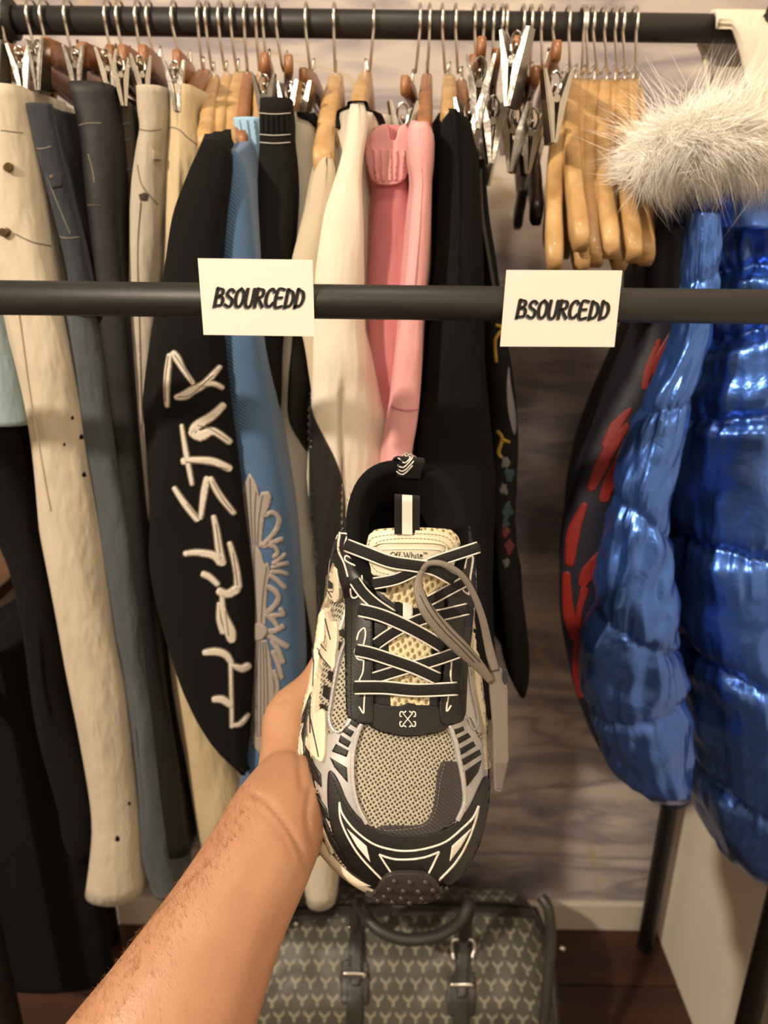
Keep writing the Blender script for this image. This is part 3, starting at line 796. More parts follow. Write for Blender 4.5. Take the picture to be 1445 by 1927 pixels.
# 12 beige hoodie
g12 = garment('beige_hoodie', 'plain beige hoodie shoulder on the wooden hanger left of the white track jacket', 'hoodie')
slab('hoodie_body', [(294,604,628),(310,596,636),(350,583,640),(400,571,636),(450,556,628),(500,545,612),(580,548,604),(640,574,602),(1000,604,622),(1150,612,626)], .725, 1.06, M_beige, g12, seed=14.4, fold=.004, dx=.03, peak=.06, tb=.7)
# 14 white track jacket
g14 = garment('white_track_jacket', 'white track jacket with a black collar and a black wave panel', 'jacket')
b14 = slab('jacket_body', [(192,652,700),(215,648,706),(250,645,704),(300,638,694),(350,624,690),(400,606,692),(500,592,690),(590,588,689),(700,586,697),(760,585,702),(850,582,709),(900,581,712),(1000,584,706),(1100,590,702),(1250,606,700)], .72, 1.10, M_wnylon, g14, seed=15.5, fold=.012, ff=12, dx=.02)
BV14 = bvh_of(b14)
decal('wave_panel', smooth_poly([(585,742),(586,765),(594,790),(610,822),(630,862),(645,905),(650,960),(646,1040),(640,1120),(625,1200),(606,1240),(594,1130),(584,1000),(582,860),(583,790)]), .0008, M_bnylon, g14, BV14, 8)
stroke('collar', [(637,240),(634,215),(640,196),(655,184),(680,186),(700,202),(714,226),(720,245)], 9, .003, M_black, g14, BV14)
# 16 pink joggers, 17 pink hoodie
g16 = garment('pink_joggers', 'pink fleece joggers with a gathered waist held by a metal clip', 'trousers')
b16 = slab('trouser_body', [(236,712,758),(248,703,768),(275,700,772),(295,694,772),(325,698,768),(345,706,764),(400,702,772),(500,694,780),(590,688,782),(700,690,772),(800,700,758),(900,710,742),(1000,712,738)], .752, 1.04, M_pinkd, g16, seed=16.6, fold=.006)
bv = bvh_of(b16)
decal('waistband', smooth_poly([(728,238),(704,256),(696,292),(704,330),(716,346),(738,348),(756,338),(768,300),(768,262),(758,240),(748,246),(744,264),(734,262)]), .005, M_pink, g16, bv, 5)
for k in range(5): stroke('gather', [(711+11*k,285),(713+10*k,318),(716+9*k,338)], 5, .0065, M_pink, g16, bv)
g17 = garment('pink_hoodie', 'light pink fleece hoodie with its sleeve hanging in front, right of the joggers', 'hoodie')
b17 = slab('hoodie_body', [(230,778,802),(245,770,812),(300,768,815),(340,775,812),(400,770,812),(500,762,808),(590,755,800),(700,745,795),(770,738,788),(850,727,775),(960,718,762),(1010,720,755)], .705, 1.10, M_pink, g17, seed=17.7, fold=.003, peak=.03, tb=.8, dx=.012)
bv = bvh_of(b17); stroke('cuff_seam', [(737,764),(762,772),(788,770)], 3, .0008, M_pinkd, g17, bv)
# 18 black hoodie right of pink
g18 = garment('black_sweatshirt', 'plain black sweatshirt hanging right of the pink hoodie', 'sweatshirt')
slab('sweatshirt_body', [(204,836,862),(215,826,880),(240,818,892),(300,815,904),(400,812,912),(500,807,918),(640,798,924),(800,788,930),(1000,780,936),(1200,786,944),(1350,792,950)], .73, 1.12, M_black, g18, seed=18.8, fold=.006, tb=.8, peak=.02)
g19 = garment('black_graphic_jacket', 'black jacket with yellow and coloured print at the end of the clothes row', 'jacket')
b19 = slab('jacket_body', [(300,897,914),(400,904,924),(500,914,940),(600,918,952),(680,922,965),(740,925,972),(850,928,976),(950,930,972),(1050,938,976),(1150,946,992),(1240,954,1003),(1290,962,1002),(1312,974,996)], .78, 1.12, M_black2, g19, seed=19.9, fold=.005, dx=-.015)
bv = bvh_of(b19)
M_yel = mat('yellow_print', '9a7a24', .7); M_prg = mat('teal_print', '1f3a3a', .7); M_prr = mat('red_print', '5a2020', .7); M_prw = mat('grey_print', '5e5c58', .7)
stroke('print', [(934,612),(946,618),(932,640),(934,680)], 6, .0006, M_yel, g19, bv); stroke('print', [(936,812),(945,826),(938,850),(942,860)], 7, .0006, M_yel, g19, bv); stroke('print', [(943,826),(958,832)], 6, .0006, M_yel, g19, bv)
for (x, y, mm, s) in ((950,870,M_prw,8),(958,895,M_prg,9),(948,920,M_prw,7),(955,960,M_prg,10),(950,1000,M_prr,8),(958,1030,M_prr,9),(952,1060,M_prw,6),(950,985,M_prg,7)):
    decal('print', [(x+s*cos(a)*(1+.35*sin(3*a+x)), y+s*1.5*sin(a)*(1+.3*cos(4*a+y))) for a in [i*pi/8 for i in range(16)]], .0005, mm, g19, bv, 5)
decal('silver_trim', smooth_poly([(957,690),(953,725),(955,770),(966,818),(971,800),(967,760),(960,720)]), .0008, mat('silver_cloth','77757c',.5), g19, bv, 6)
# cord
g = thing('hood_cord', 'thin grey cord hanging beside the black jacket near the bare hangers', 'cord')
tube('cord', catmull([P(x, y, .775) for x, y in ((903,318),(906,400),(917,470),(932,560))], 6), .0022, mat('cord', '3c3833', .8), g, 8)
# ================================================================ every hanger on the rail
G_W, G_C, G_B = 'wooden hangers holding clothes', 'wooden trouser hangers with metal clips', 'bare wooden hangers at the right'
CH = [  # hook px, neck px, front end px, endY, label, clip positions
 (5,(28,112),(-60,78),'clip hanger at the far left end of the rail, holding the pale blue jeans'),
 (55,(88,122),(-8,92),'clip hanger with a wooden top holding the off-white jeans'),
 (80,(108,128),(34,100),'clip hanger second from the left end, above the navy jeans'),
 (125,(150,112),(70,88),'clip hanger with the widest hook loop, holding the navy jeans'),
 (200,(222,120),(140,100),'clip hanger with long chrome bar holding the black coated jeans'),
 (222,(248,124),(198,106),'clip hanger directly behind the black coated jeans hanger'),
 (257,(276,124),(222,118),'clip hanger above the dark brown trousers'),
 (278,(305,124),(262,118),'clip hanger holding the grey denim jeans'),
 (325,(360,132),(328,128),'clip hanger with ribbed wooden jaw holding the cream jeans')]
for i, (hx, nk, en, lb) in enumerate(CH):
    clip_hanger(hx, nk, en, lb, .775, G_C, clips=(.98, .05, -.9) if i < 2 else (.98, -.9), cs=.75, wh=.014, tw=.8)
def jaw(hx_label, c_px, Y, L_=.035, m=None):
    pass
wh = [  # hook, neck, tip, tipY, label, material, th
 (373,(384,142),(352,196),.80,'brown wooden hanger tucked left of the black hoodie',M_wood2,.009),
 (388,(404,152),(385,268),.73,'wooden hanger carrying the black lettered hoodie, left of the pair',M_wood,.0065),
 (412,(428,150),(405,285),.73,'wooden hanger between the black hoodie and the blue jersey',M_wood,.0065),
 (435,(450,146),(428,290),.74,'wooden hanger carrying the blue jersey',M_wood,.0075),
 (460,(466,146),(452,270),.76,'wooden hanger right of the blue jersey hanger',M_wood2,.0065),
 (482,(490,152),(488,240),.80,'wooden hanger above the light blue shorts',M_wood,.0065),
 (628,(632,150),(606,300),.725,'flat wooden hanger carrying the beige hoodie',M_wood,.0085),
 (703,(688,146),(672,205),.79,'small bright wooden hanger behind the white track jacket collar',M_wood,.0075),
 (808,(803,150),(798,240),.74,'reddish brown wooden hanger carrying the pink hoodie',M_wood2,.0065),
 (832,(845,152),(846,215),.76,'wooden hanger carrying the black sweatshirt',M_wood,.0075),
 (857,(868,160),(872,235),.78,'brown wooden hanger half hidden behind the first loose clips',M_wood2,.0065)]
for hx, nk, tp, ty, lb, mm, th in wh: wood_hanger(hx, nk, tp, lb, mm, ty, G_W, notch=False, th=th)
clip_hanger(495, (508,130), (497,158), 'clip hanger gripping the black elastic-waist trousers', .79, G_C, clips=(.98,-.9))
clip_hanger(520, (541,133), (545,172), 'clip hanger with thick wooden jaws right of the black elastic waist', .79, G_C, clips=(.98,-.9))
clip_hanger(575, (591,146), (566,170), 'clip hanger holding the off-white track trousers', .82, G_C, clips=(.9,-.9))
clip_hanger(790, (776,168), (757,222), 'clip hanger gripping the pink joggers', .79, G_C, clips=(.98,-.9), cs=1.1)
# loose clip hangers, right of the clothes
LC = [(893,(905,122),(903,132),.74,'leftmost of the empty clip hangers, its clip high against the rail'),
      (910,(900,150),(883,212),.74,'empty clip hanger whose clip hangs lowest on the left of the cluster'),
      (928,(930,130),(928,205),.77,'empty clip hanger second from the left of the cluster'),
      (953,(962,128),(972,84),.72,'empty clip hanger whose clip stands up in front of the rail'),
      (985,(985,150),(968,222),.77,'empty clip hanger in the middle of the cluster'),
      (1000,(1000,152),(1003,228),.79,'empty clip hanger just right of the middle of the cluster'),
      (1018,(1030,128),(1046,160),.74,'empty clip hanger rightmost in the cluster, next to the bare wooden hangers')]
for hx, nk, en, ey, lb in LC: clip_hanger(hx, nk, en, lb, ey, 'empty clip hangers', clips=(.95, -.9), cs=1.05, m=M_wood2)
BH = [(1040,(1070,155),(1045,488),.71,'bare wooden hanger nearest the metal clips'),
      (1070,(1082,156),(1096,447),.70,'bare wooden hanger with the wide bowed arm, second from the clips'),
      (1098,(1098,157),(1097,492),.72,'bare wooden hanger whose tip hangs lowest under the bowed one'),
      (1103,(1117,158),(1124,480),.72,'bare wooden hanger fourth from the clips'),
      (1116,(1140,158),(1152,462),.71,'bare wooden hanger fifth from the clips, with a pale worn tip'),
      (1137,(1156,158),(1170,488),.73,'bare wooden hanger third from the fur trim, hanging lowest there'),
      (1157,(1174,157),(1196,470),.71,'bare wooden hanger second from the fur trim'),
      (1172,(1190,156),(1220,478),.73,'bare wooden hanger nearest the white fur trim')]
for hx, nk, tp, ty, lb in BH: wood_hanger(hx, nk, tp, lb, M_wood, ty, G_B, th=.0074, hgt=.014, bow=.028)
wood_hanger(1197, (1200,170), (1218,460), 'darker wooden hanger half hidden behind the bare hangers', M_wood, .78, G_B, th=.0066, hgt=.012)
t = wood_hanger(945, (1000,262), (1012,395), 'dark brown wooden hanger in shadow under the loose clips', M_wooddk, .85, 'dark wooden hanger', neckY=1.0)
# ================================================================ the running shoe in the hand
AL, BE, LEN, DT = radians(26), radians(8), .29, .49
def cam2w(p): return CAM + _r*p[0] + _u*p[1] - _f*p[2]
_uu = Vector((0, -cos(AL), sin(AL))); _w0 = Vector((0, sin(AL), cos(AL))); _v0 = Vector((1, 0, 0))
_ww = _w0*cos(BE)+_v0*sin(BE); _vv = _v0*cos(BE)-_w0*sin(BE)
_toe = Vector(((764-W/2)/F*DT, -(1690-H/2)/F*DT, -DT)); _hb = _toe-_ww*.02-_uu*LEN
def S(s, v, h): return cam2w(_hb + _uu*(LEN*s) + _vv*v + _ww*h)
WU = (cam2w(_ww)-CAM).normalized(); WVV = (cam2w(_vv)-CAM).normalized(); WL = (cam2w(_uu)-CAM).normalized()
def tab(T, x):
    if x <= T[0][0]: return T[0][1]
    for a, b in zip(T, T[1:]):
        if x <= b[0]:
            t = (x-a[0])/(b[0]-a[0]); return lerp(a[1], b[1], t)
    return T[-1][1]
def tabs(T, x, d=.02): return (tab(T, x-d)+tab(T, x)*2+tab(T, x+d))/4
TL = [(860,685),(890,672),(930,657),(985,636),(1010,622),(1050,613),(1100,609),(1150,606),(1200,598),(1260,587),(1320,575),(1400,565),(1450,562),(1490,564),(1530,571),(1570,584),(1605,604),(1640,634),(1665,664),(1680,694),(1690,722)]
TR = [(860,830),(890,850),(930,864),(985,884),(1010,898),(1050,905),(1100,904),(1200,905),(1300,912),(1350,918),(1400,922),(1450,926),(1490,926),(1540,920),(1580,909),(1620,890),(1650,868),(1672,840),(1690,806)]
def solve_v(s, h, table):
    v = 0.0
    for _ in range(12):
        x, y, d = proj(S(s, v, h)); v += (tab(table, y)-x)*d/F*.9
    return v
def solve_c(s, h, xc):
    v = 0.0
    for _ in range(6):
        x, y, d = proj(S(s, v, h)); v += (xc-x)*d/F
    return v
HT = [(0,.104),(.1,.098),(.2,.094),(.3,.100),(.36,.106),(.42,.104),(.5,.095),(.6,.083),(.7,.073),(.8,.066),(.88,.060),(.93,.054),(.97,.044),(.99,.034),(1,.026)]
HM = [(0,.040),(.3,.036),(.6,.031),(.8,.030),(.9,.031),(.97,.030),(1,.022)]
def spring(s): return .016*max(0, (s-.82)/.18)**2
S_OPEN = .37
def st(s):
    hr = lerp(.080, .034, sstep((s-.12)/.5))
    vl = solve_v(s, hr, TL); vr = solve_v(s, hr, TR)
    if s < .10:                          # round the heel in plan
        k = sqrt(max(0.0, 1-((.10-s)/.10)**2))*.999+.001; c = (vl+vr)/2; k = lerp(.45, 1, k)
        vl = c+(vl-c)*k; vr = c+(vr-c)*k
    ht = tabs(HT, s); vc = solve_c(s, ht, 767)
    hm = tab(HM, s)+spring(s)*.6
    return vl, vr, vc, ht, hm
STN = [0, .008, .02, .035, .05, .07, .09] + [.11+.02*i for i in range(41)] + [.925, .94, .953, .965, .975, .984, .992, 1.0]
STS = [(s, *st(s)) for s in STN]
def opening(s):
    if s < .035 or s > S_OPEN: return 0.0
    q = (s-.2025)/.1675; return .040*max(0, 1-abs(q)**2.6)**.40
shoe = thing('running_shoe', 'chunky black, cream and silver running shoe with grey mesh toe held up by the hand', 'shoe')
M_mesh = mat('grey_mesh', '8f8a7c', .8)
def mesh_fabric(name, base, hole, sx, sy, strength=.8):
    """open knit in the shoe's own lengthwise axes: real relief by bump, colour darkens only in the knit's holes (the backing cloth)"""
    m = bpy.data.materials.new(name); m.use_nodes = True; N = m.node_tree.nodes; L = m.node_tree.links
    b = N['Principled BSDF']; b.inputs['Roughness'].default_value = .75
    tc = N.new('ShaderNodeTexCoord'); uv = tc.outputs['UV']
    mp = N.new('ShaderNodeMapping'); mp.inputs['Scale'].default_value = (sx, sy, 1); mp.inputs['Rotation'].default_value = (0, 0, radians(33))
    L.new(uv, mp.inputs[0])
    vo = N.new('ShaderNodeTexVoronoi'); vo.inputs['Scale'].default_value = 1.0; vo.inputs['Randomness'].default_value = .22; vo.voronoi_dimensions = '2D'
    L.new(mp.outputs[0], vo.inputs[0])
    rp = N.new('ShaderNodeValToRGB'); rp.color_ramp.elements[0].position = .26; rp.color_ramp.elements[1].position = .38
    rp.color_ramp.elements[0].color = (*lin(hole), 1); rp.color_ramp.elements[1].color = (*lin(base), 1)
    L.new(vo.outputs['Distance'], rp.inputs[0]); L.new(rp.outputs[0], b.inputs['Base Color'])
    bp = N.new('ShaderNodeBump'); bp.inputs['Strength'].default_value = strength; bp.inputs['Distance'].default_value = .0012
    L.new(vo.outputs['Distance'], bp.inputs['Height']); L.new(bp.outputs[0], b.inputs['Normal'])
    return m
M_mesh = mesh_fabric('grey_mesh', 'aca694', '3a362e', 52, 120)
M_tmesh = mesh_fabric('cream_mesh', 'dccfa8', '8a7c56', 34, 60)
def set_uv(o, fn):
    uvl = o.data.uv_layers.new(name='uv')
    for p in o.data.polygons:
        for li in p.loop_indices:
            uvl.data[li].uv = fn(o.data.vertices[o.data.loops[li].vertex_index].co)
_O = S(0, 0, 0)
def shoe_uv(co):
    d = co-_O; return (d.dot(WVV)/.12, d.dot(WL)/.29)
K = 14
def upper_section(s, vl, vr, vc, ht, hm, inset=.0055):
    o = opening(s); pts = []
    for side, a in ((-1, vl), (1, vr)):
        A = a - side*inset; oo = vc+side*o; half = []
        for k in range(K+1):
            th = (pi/2)*k/K
            e1 = 1.0 if s > .9 else .78; e2 = .85
            v = oo + (A-oo)*(cos(th)**e1); h = hm-.004 + (ht-hm+.004)*(sin(th)**e2)
            half.append(S(s, v, h))
        pts.append(half)
    return pts[0], pts[1]
V, Fc = [], []
for (s, vl, vr, vc, ht, hm) in STS:
    a, b = upper_section(s, vl, vr, vc, ht, hm); V += a + b
L_ = 2*(K+1)
for r in range(len(STS)-1):
    for k in range(K):
        for o_ in (0, K+1):
            Fc.append((r*L_+o_+k, r*L_+o_+k+1, (r+1)*L_+o_+k+1, (r+1)*L_+o_+k))
Fc.append(tuple(range(K+1)) + tuple(range(2*K+1, K, -1)))
upper = mesh('upper', V, Fc, [M_mesh, mat('upper_edge_leather', '100f0e', .45), mat('upper_edge_cream', 'd9cfb6', .5)], shoe)
for i_, p_ in enumerate(upper.data.polygons):
    r_, k_ = divmod(i_, 2*K)
    if r_ < len(STS)-1 and k_//2 < 2: p_.material_index = 1 if STS[r_][0] > .70 else 2
    if r_ < len(STS)-1 and STS[r_][0] > .93: p_.material_index = 1
bm = bmesh.new(); bm.from_mesh(upper.data); bmesh.ops.remove_doubles(bm, verts=bm.verts[:], dist=1e-6)
bmesh.ops.recalc_face_normals(bm, faces=bm.faces[:]); bm.to_mesh(upper.data); bm.free()
upper.data.polygons.foreach_set('use_smooth', [True]*len(upper.data.polygons)); set_uv(upper, shoe_uv)
# padded black collar and lining
M_lin = mat('black_lining', '080808', .95, bump=(700, .5, .0006), spec=.2)
V, Fc = [], []; NC = 48; NR = 14
ring = []
for i in range(NC):
    a = 2*pi*i/NC; ca_ = cos(a); s = .2025-.1675*abs(ca_)**.80*(1 if ca_ > 0 else -1); o = .040*max(0, 1-(abs(ca_)**.80)**2.6)**.40*(1 if sin(a) > 0 else -1)
    s = min(max(s, .02), S_OPEN+.01); ht = tabs(HT, s); vc = solve_c(s, ht, 767)
    ring.append((s, vc+o, ht))
cs = sum(r[0] for r in ring)/NC; 
for (s, v, h) in ring:
    c = solve_c(s, h, 767)*0 + ring[NC//4][1]*.5+ring[3*NC//4][1]*.5
    ds, dv = (cs-s)*LEN, (c-v); L2 = sqrt(ds*ds+dv*dv); ds /= L2; dv /= L2
    R_ = .0056
    for k in range(NR):
        if k <= 8:
            a = radians(-40)+radians(220)*k/8
            off = (1-cos(a))*R_ - .004; up = sin(a)*R_*.8 + .0005
        else:
            q = (k-8)/(NR-9); off = 2*R_*.93+.002*q + .004*sin(pi*q); up = lerp(-.001, -(h-.045), q)
        V.append(S(s+ds*off/LEN, v+dv*off, h+up))
for i in range(NC):
    for k in range(NR-1):
        i2 = (i+1) % NC; Fc.append((i*NR+k, i*NR+k+1, i2*NR+k+1, i2*NR+k))
Fc.append(tuple(i*NR+NR-1 for i in range(NC)))
lining = mesh('collar_lining', V, Fc, M_lin, shoe); fixn(lining)
# midsole
M_foam = mat('cream_midsole', 'ddd0b8', .55, bump=(420, .35, .0006))
M_rubber = mat('dark_rubber', '35302d', .5, bump=(500, .3, .0006))
def sole_loft(name, prof, m):
    V, Fc = [], []; 
    for (s, vl, vr, vc, ht, hm) in STS:
        if s < .34: wl, wr = lerp((vl+vr)/2-.036, vl, sstep((s-.15)/.25)), lerp((vl+vr)/2+.036, vr, sstep((s-.15)/.25))
        else: wl, wr = vl, vr
        c = (wl+wr)/2; sec = []
        for (k, off) in prof(s, hm):
            sec.append((k, off))
        for sd, a in ((-1, wl), (1, wr)):
            for (h, off) in sec: V.append(S(s + (off*.6/LEN if s > .98 else 0), a + sd*off, h))
    n = len(sec)
    L = 2*n
    for r in range(len(STS)-1):
        for k in range(n-1):
            Fc.append((r*L+k, r*L+k+1, (r+1)*L+k+1, (r+1)*L+k)); Fc.append((r*L+n+k+1, r*L+n+k, (r+1)*L+n+k, (r+1)*L+n+k+1))
        Fc.append((r*L, (r+1)*L, (r+1)*L+n, r*L+n)); Fc.append((r*L+n-1, r*L+2*n-1, (r+1)*L+2*n-1, (r+1)*L+n-1))
    for r in (0, len(STS)-1):
        for k in range(n-1): Fc.append((r*L+k, r*L+n+k, r*L+n+k+1, r*L+k+1))
    o = mesh(name, V, Fc, m, shoe); fixn(o); return o
mid = sole_loft('midsole', lambda s, hm: [(spring(s), -.004), (spring(s)+.006, -.0005), (lerp(spring(s), hm, .5), .0006), (hm-.006, 0.0), (hm-.001, -.0015), (hm+.001, -.005)], M_foam)
outs = sole_loft('outsole', lambda s, hm: [(spring(s)-.007, -.006), (spring(s)-.006, -.0035), (spring(s)+.001, -.0030)], M_rubber)
SB = bvh_of([upper, mid])
# ---- panels laid on the upper
M_blk = mat('black_leather', '100f0e', .45, bump=(600, .25, .0004))
M_silver = mat('silver_leather', 'bcbcbc', .35, .5, bump=(500, .2, .0003))
M_crm = mat('cream_rubber', 'd9cfb6', .45)
M_wht = mat('white_print', 'e6e1d6', .5)
M_gry = mat('grey_ribbed_leather', '3d3b3b', .5, weave=(180, 1.0))
M_thr = mat('thread_black', '2c2c2e', .7)
M_thw = mat('thread_grey', '8a8578', .7)
def c1(p): return [(560+x*.2907, 840+y*.2907) for x, y in p]
def c2(p): return [(540+x*.3045, 1200+y*.3045) for x, y in p]
def c3(p): return [(540+x*.3045, 1480+y*.3045) for x, y in p]
def c4(p): return [(560+x*.2075, 1000+y*.2075) for x, y in p]
def sm(p, n=3): return smooth_poly(p, n)
def panel(name, poly, t, m, tgt=None, lift=0.0, grid=6): return decal(name, poly, t, m, shoe, tgt or SB, grid, lift=lift)
def line(name, pts, w, t, m, tgt=None, lift=0.0, closed=False, n=5): return stroke(name, pts, w, t, m, shoe, tgt or SB, n=n, lift=lift, closed=closed, grid=4)
def stitches(pts, step=7.0, ln=4.2, w=1.3, m=None, t=.0012, tgt=None, name='stitching'):
    """short raised thread stitches along a path, joined into one part"""
    bv = tgt or SB; P2 = catmull([(p[0], p[1], 0) for p in pts], 10); V, Fc = [], []; acc = 0; nxt = 0; prev = P2[0]
    for q in P2[1:]:
        seg = (q-prev).length; 
        while acc+seg > nxt:
            f = (nxt-acc)/seg; a = prev.lerp(q, f); tt = (q-prev).normalized()
            ends = []
            for e in (-ln/2, ln/2):
                pp = a+tt*e; h = bv.ray_cast(CAM, ray(pp.x, pp.y).normalized())
                if h[0] is None: break
                no = h[1] if h[1].dot(CAM-h[0]) > 0 else -h[1]
                ends.append(h[0]+no*t)
            if len(ends) == 2 and (ends[0]-ends[1]).length < .004:
                v, f_ = tube_vf(ends, w*.00017, 5, up=no); b = len(V); V += v; Fc += [tuple(i+b for i in x) for x in f_]
            nxt += step
        acc += seg; prev = q
    if V: 
        o = mesh(name, V, Fc, m or M_thr, shoe); o['kind'] = 'stuff'; return o
# throat base and side cloth
throat = panel('throat_lining', [(686,1000),(700,1075),(703,1330),(826,1335),(832,1258),(838,1116),(850,1020),(840,1000)], .0006, M_blk)
silL = panel('silver_side_panel', sm([(660,1349),(677,1370),(666,1413),(665,1459),(671,1504),(683,1538),(705,1562),(700,1600),(665,1600),(636,1566),(612,1520),(596,1470),(592,1430),(606,1402),(622,1380),(642,1374)]), .0010, M_silver)
silR = panel('silver_side_panel', sm([(838,1367),(856,1360),(871,1345),(884,1356),(896,1384),(908,1400),(914,1430),(916,1462),(905,1490),(885,1530),(866,1552),(852,1556),(866,1520),(868,1480),(860,1430),(850,1390)]), .0010, M_silver)
for q in ([(405,500),(447,524),(432,556),(390,530)], [(362,548),(416,578),(396,612),(350,582)], [(336,600),(396,640),(380,676),(325,642)], [(310,655),(382,696),(370,736),(284,702)], [(272,740),(372,800),(377,892),(300,800)],
          [(1028,566),(1080,548),(1086,572),(1035,597)], [(1045,622),(1110,588),(1126,612),(1050,657)], [(1060,687),(1140,640),(1156,668),(1070,722)], [(1075,750),(1178,692),(1187,722),(1085,787)], [(1095,822),(1190,758),(1168,832),(1105,916)],
          [(150,740),(218,842),(222,922),(178,872)], [(190,960),(252,1052),(266,1126),(232,1092)]): panel('slat_window', c2(q), .0017, M_blk, grid=5)
line('piping', [(681,1362),(671,1392),(665,1430),(666,1475),(674,1515),(690,1548)], 7, .0028, M_silver)
line('piping', [(844,1366),(855,1398),(862,1436),(869,1476),(870,1512),(858,1542)], 7, .0028, M_silver)
gp = panel('grey_toe_patch', sm([(829,1437),(844,1432),(857,1436),(864,1460),(868,1500),(862,1530),(846,1550),(820,1566),(780,1574),(735,1572),(710,1562),(722,1553),(780,1553),(800,1546),(812,1530),(818,1500),(822,1460)]), .0014, M_gry)
stitches([(834,1440),(826,1470),(822,1505),(814,1535),(798,1552),(760,1560),(720,1562)], 7, 4, 1.2, M_thw, .0018)
# mudguard
guard_poly = sm([(620,1456),(628,1452),(640,1472),(655,1508),(680,1540),(715,1562),(765,1571),(812,1567),(850,1552),(878,1522),(898,1480),(908,1462),(916,1466),(919,1500),(912,1550),(897,1600),(878,1634),(850,1660),(820,1668),(765,1668),(715,1665),(690,1655),(664,1630),(642,1596),(627,1560),(619,1510)])
guard = panel('toe_guard', guard_poly, .0019, M_blk)
GB = bvh_of([guard, mid, upper])
tg = dict(tgt=GB)
line('white_line', [(639,1510),(645,1532),(668,1562),(701,1587),(735,1598),(765,1601),(799,1597),(838,1584),(869,1559),(890,1538),(900,1517)], 3.4, .0006, M_wht, **tg)
line('white_line', [(639,1510),(641,1541),(656,1577),(680,1614),(720,1656)], 3.2, .0006, M_wht, **tg)
line('white_line', [(900,1517),(893,1547),(878,1587),(857,1623),(826,1656)], 3.2, .0006, M_wht, **tg)
for q in ([(653,1559),(690,1592),(697,1622),(672,1592)], [(886,1559),(850,1592),(846,1620),(867,1592)]): panel('white_flash', q, .0006, M_wht, GB, grid=4)
line('white_line', [(714,1608),(740,1616),(768,1617),(799,1613),(826,1603)], 3.4, .0006, M_wht, **tg)
line('white_line', [(714,1608),(724,1624),(736,1642)], 3.2, .0006, M_wht, **tg); line('white_line', [(826,1603),(817,1622),(807,1642)], 3.2, .0006, M_wht, **tg)
stitches([(628,1470),(640,1500),(662,1535),(700,1566),(765,1580),(830,1568),(866,1545),(892,1508)], 7, 4, 1.2, M_thr, .0005, GB)
# cream rubber rails on the side facing left
for q in ([(622,1000),(616,1020),(612,1052),(611,1100),(607,1150),(600,1200),(592,1260),(588,1310),(586,1370),(592,1425),(602,1400),(600,1330),(604,1270),(611,1210),(617,1150),(621,1100),(620,1060),(625,1020)],
          [(613,1058),(632,1082),(633,1069),(642,1071),(645,1112),(640,1131),(620,1122),(619,1112),(634,1116),(634,1098),(615,1082)],
          [(614,1110),(622,1150),(630,1172),(640,1170),(641,1205),(637,1235),(632,1264),(604,1219),(608,1208),(622,1222),(618,1185),(612,1150)],
          [(591,1290),(600,1340),(606,1338),(618,1340),(616,1420),(606,1433),(580,1400),(582,1388),(597,1394),(592,1350)]):
    panel('cream_rail', sm(q, 2), .0032, M_crm, grid=5)
for a in ([(618,1010),(614,1060),(614,1110)], [(622,1108),(632,1122)], [(620,1166),(630,1205)], [(612,1214),(622,1226)], [(600,1222),(630,1258)], [(590,1340),(602,1400),(606,1424)], [(596,1220),(592,1300),(592,1380)]): line('rail_groove', a, 1.5, .0036, M_thr)
for q in ([(641,1178),(653,1190),(651,1202),(640,1195)], [(639,1206),(651,1213),(647,1229),(637,1221)], [(622,1262),(633,1271),(629,1285),(619,1276)], [(612,1289),(625,1297),(621,1317),(610,1310)], [(606,1324),(619,1330),(615,1341),(605,1336)],
          [(615,1030),(628,1044),(631,1066),(620,1050)]): panel('slat_window', q, .0014, M_blk, grid=4)
line('piping', [(654,1205),(642,1238),(633,1280),(626,1322),(622,1350),(628,1371),(640,1377),(656,1362)], 5, .0024, M_silver)
line('piping', [(658,1135),(652,1160),(644,1185)], 4, .0024, M_wht)
# right side
for q in ([(896,1045),(905,1060),(905,1092),(893,1180),(886,1170),(890,1110)], [(886,1190),(903,1200),(908,1290),(920,1350),(925,1436),(918,1442),(908,1380),(896,1330),(886,1262)]): panel('cream_rail', sm(q, 2), .0026, M_crm, grid=5)
panel('silver_side_panel', sm([(876,1250),(884,1290),(893,1330),(905,1372),(896,1378),(884,1352),(874,1345),(873,1300)]), .001, M_silver, grid=5)
line('piping', [(878,1256),(884,1296),(892,1334),(896,1362),(888,1372),(878,1352)], 3.5, .002, M_silver)
# midsole stripes on the left
nb = panel('midsole_stripe', sm([(588,1300),(573,1338),(567,1362),(571,1400),(573,1470),(580,1500),(595,1532),(620,1580),(645,1620),(663,1640),(667,1632),(642,1598),(622,1562),(602,1512),(590,1462),(584,1420),(580,1370),(590,1330)]), .0011, M_blk, grid=5)
for a, w in (([(581,1308),(571,1338),(566,1350)], 6), ([(567,1362),(564,1410),(570,1466)], 7), ([(588,1518),(606,1552),(626,1604)], 6), ([(577,1492),(588,1530),(600,1560)], 4)): line('midsole_inlay', a, w, .0016, M_crm)
line('midsole_stripe', [(921,1530),(918,1480),(919,1440)], 3, .0016, M_blk)
line('midsole_stripe', [(915,1560),(905,1600),(886,1640)], 5, .0014, M_blk)
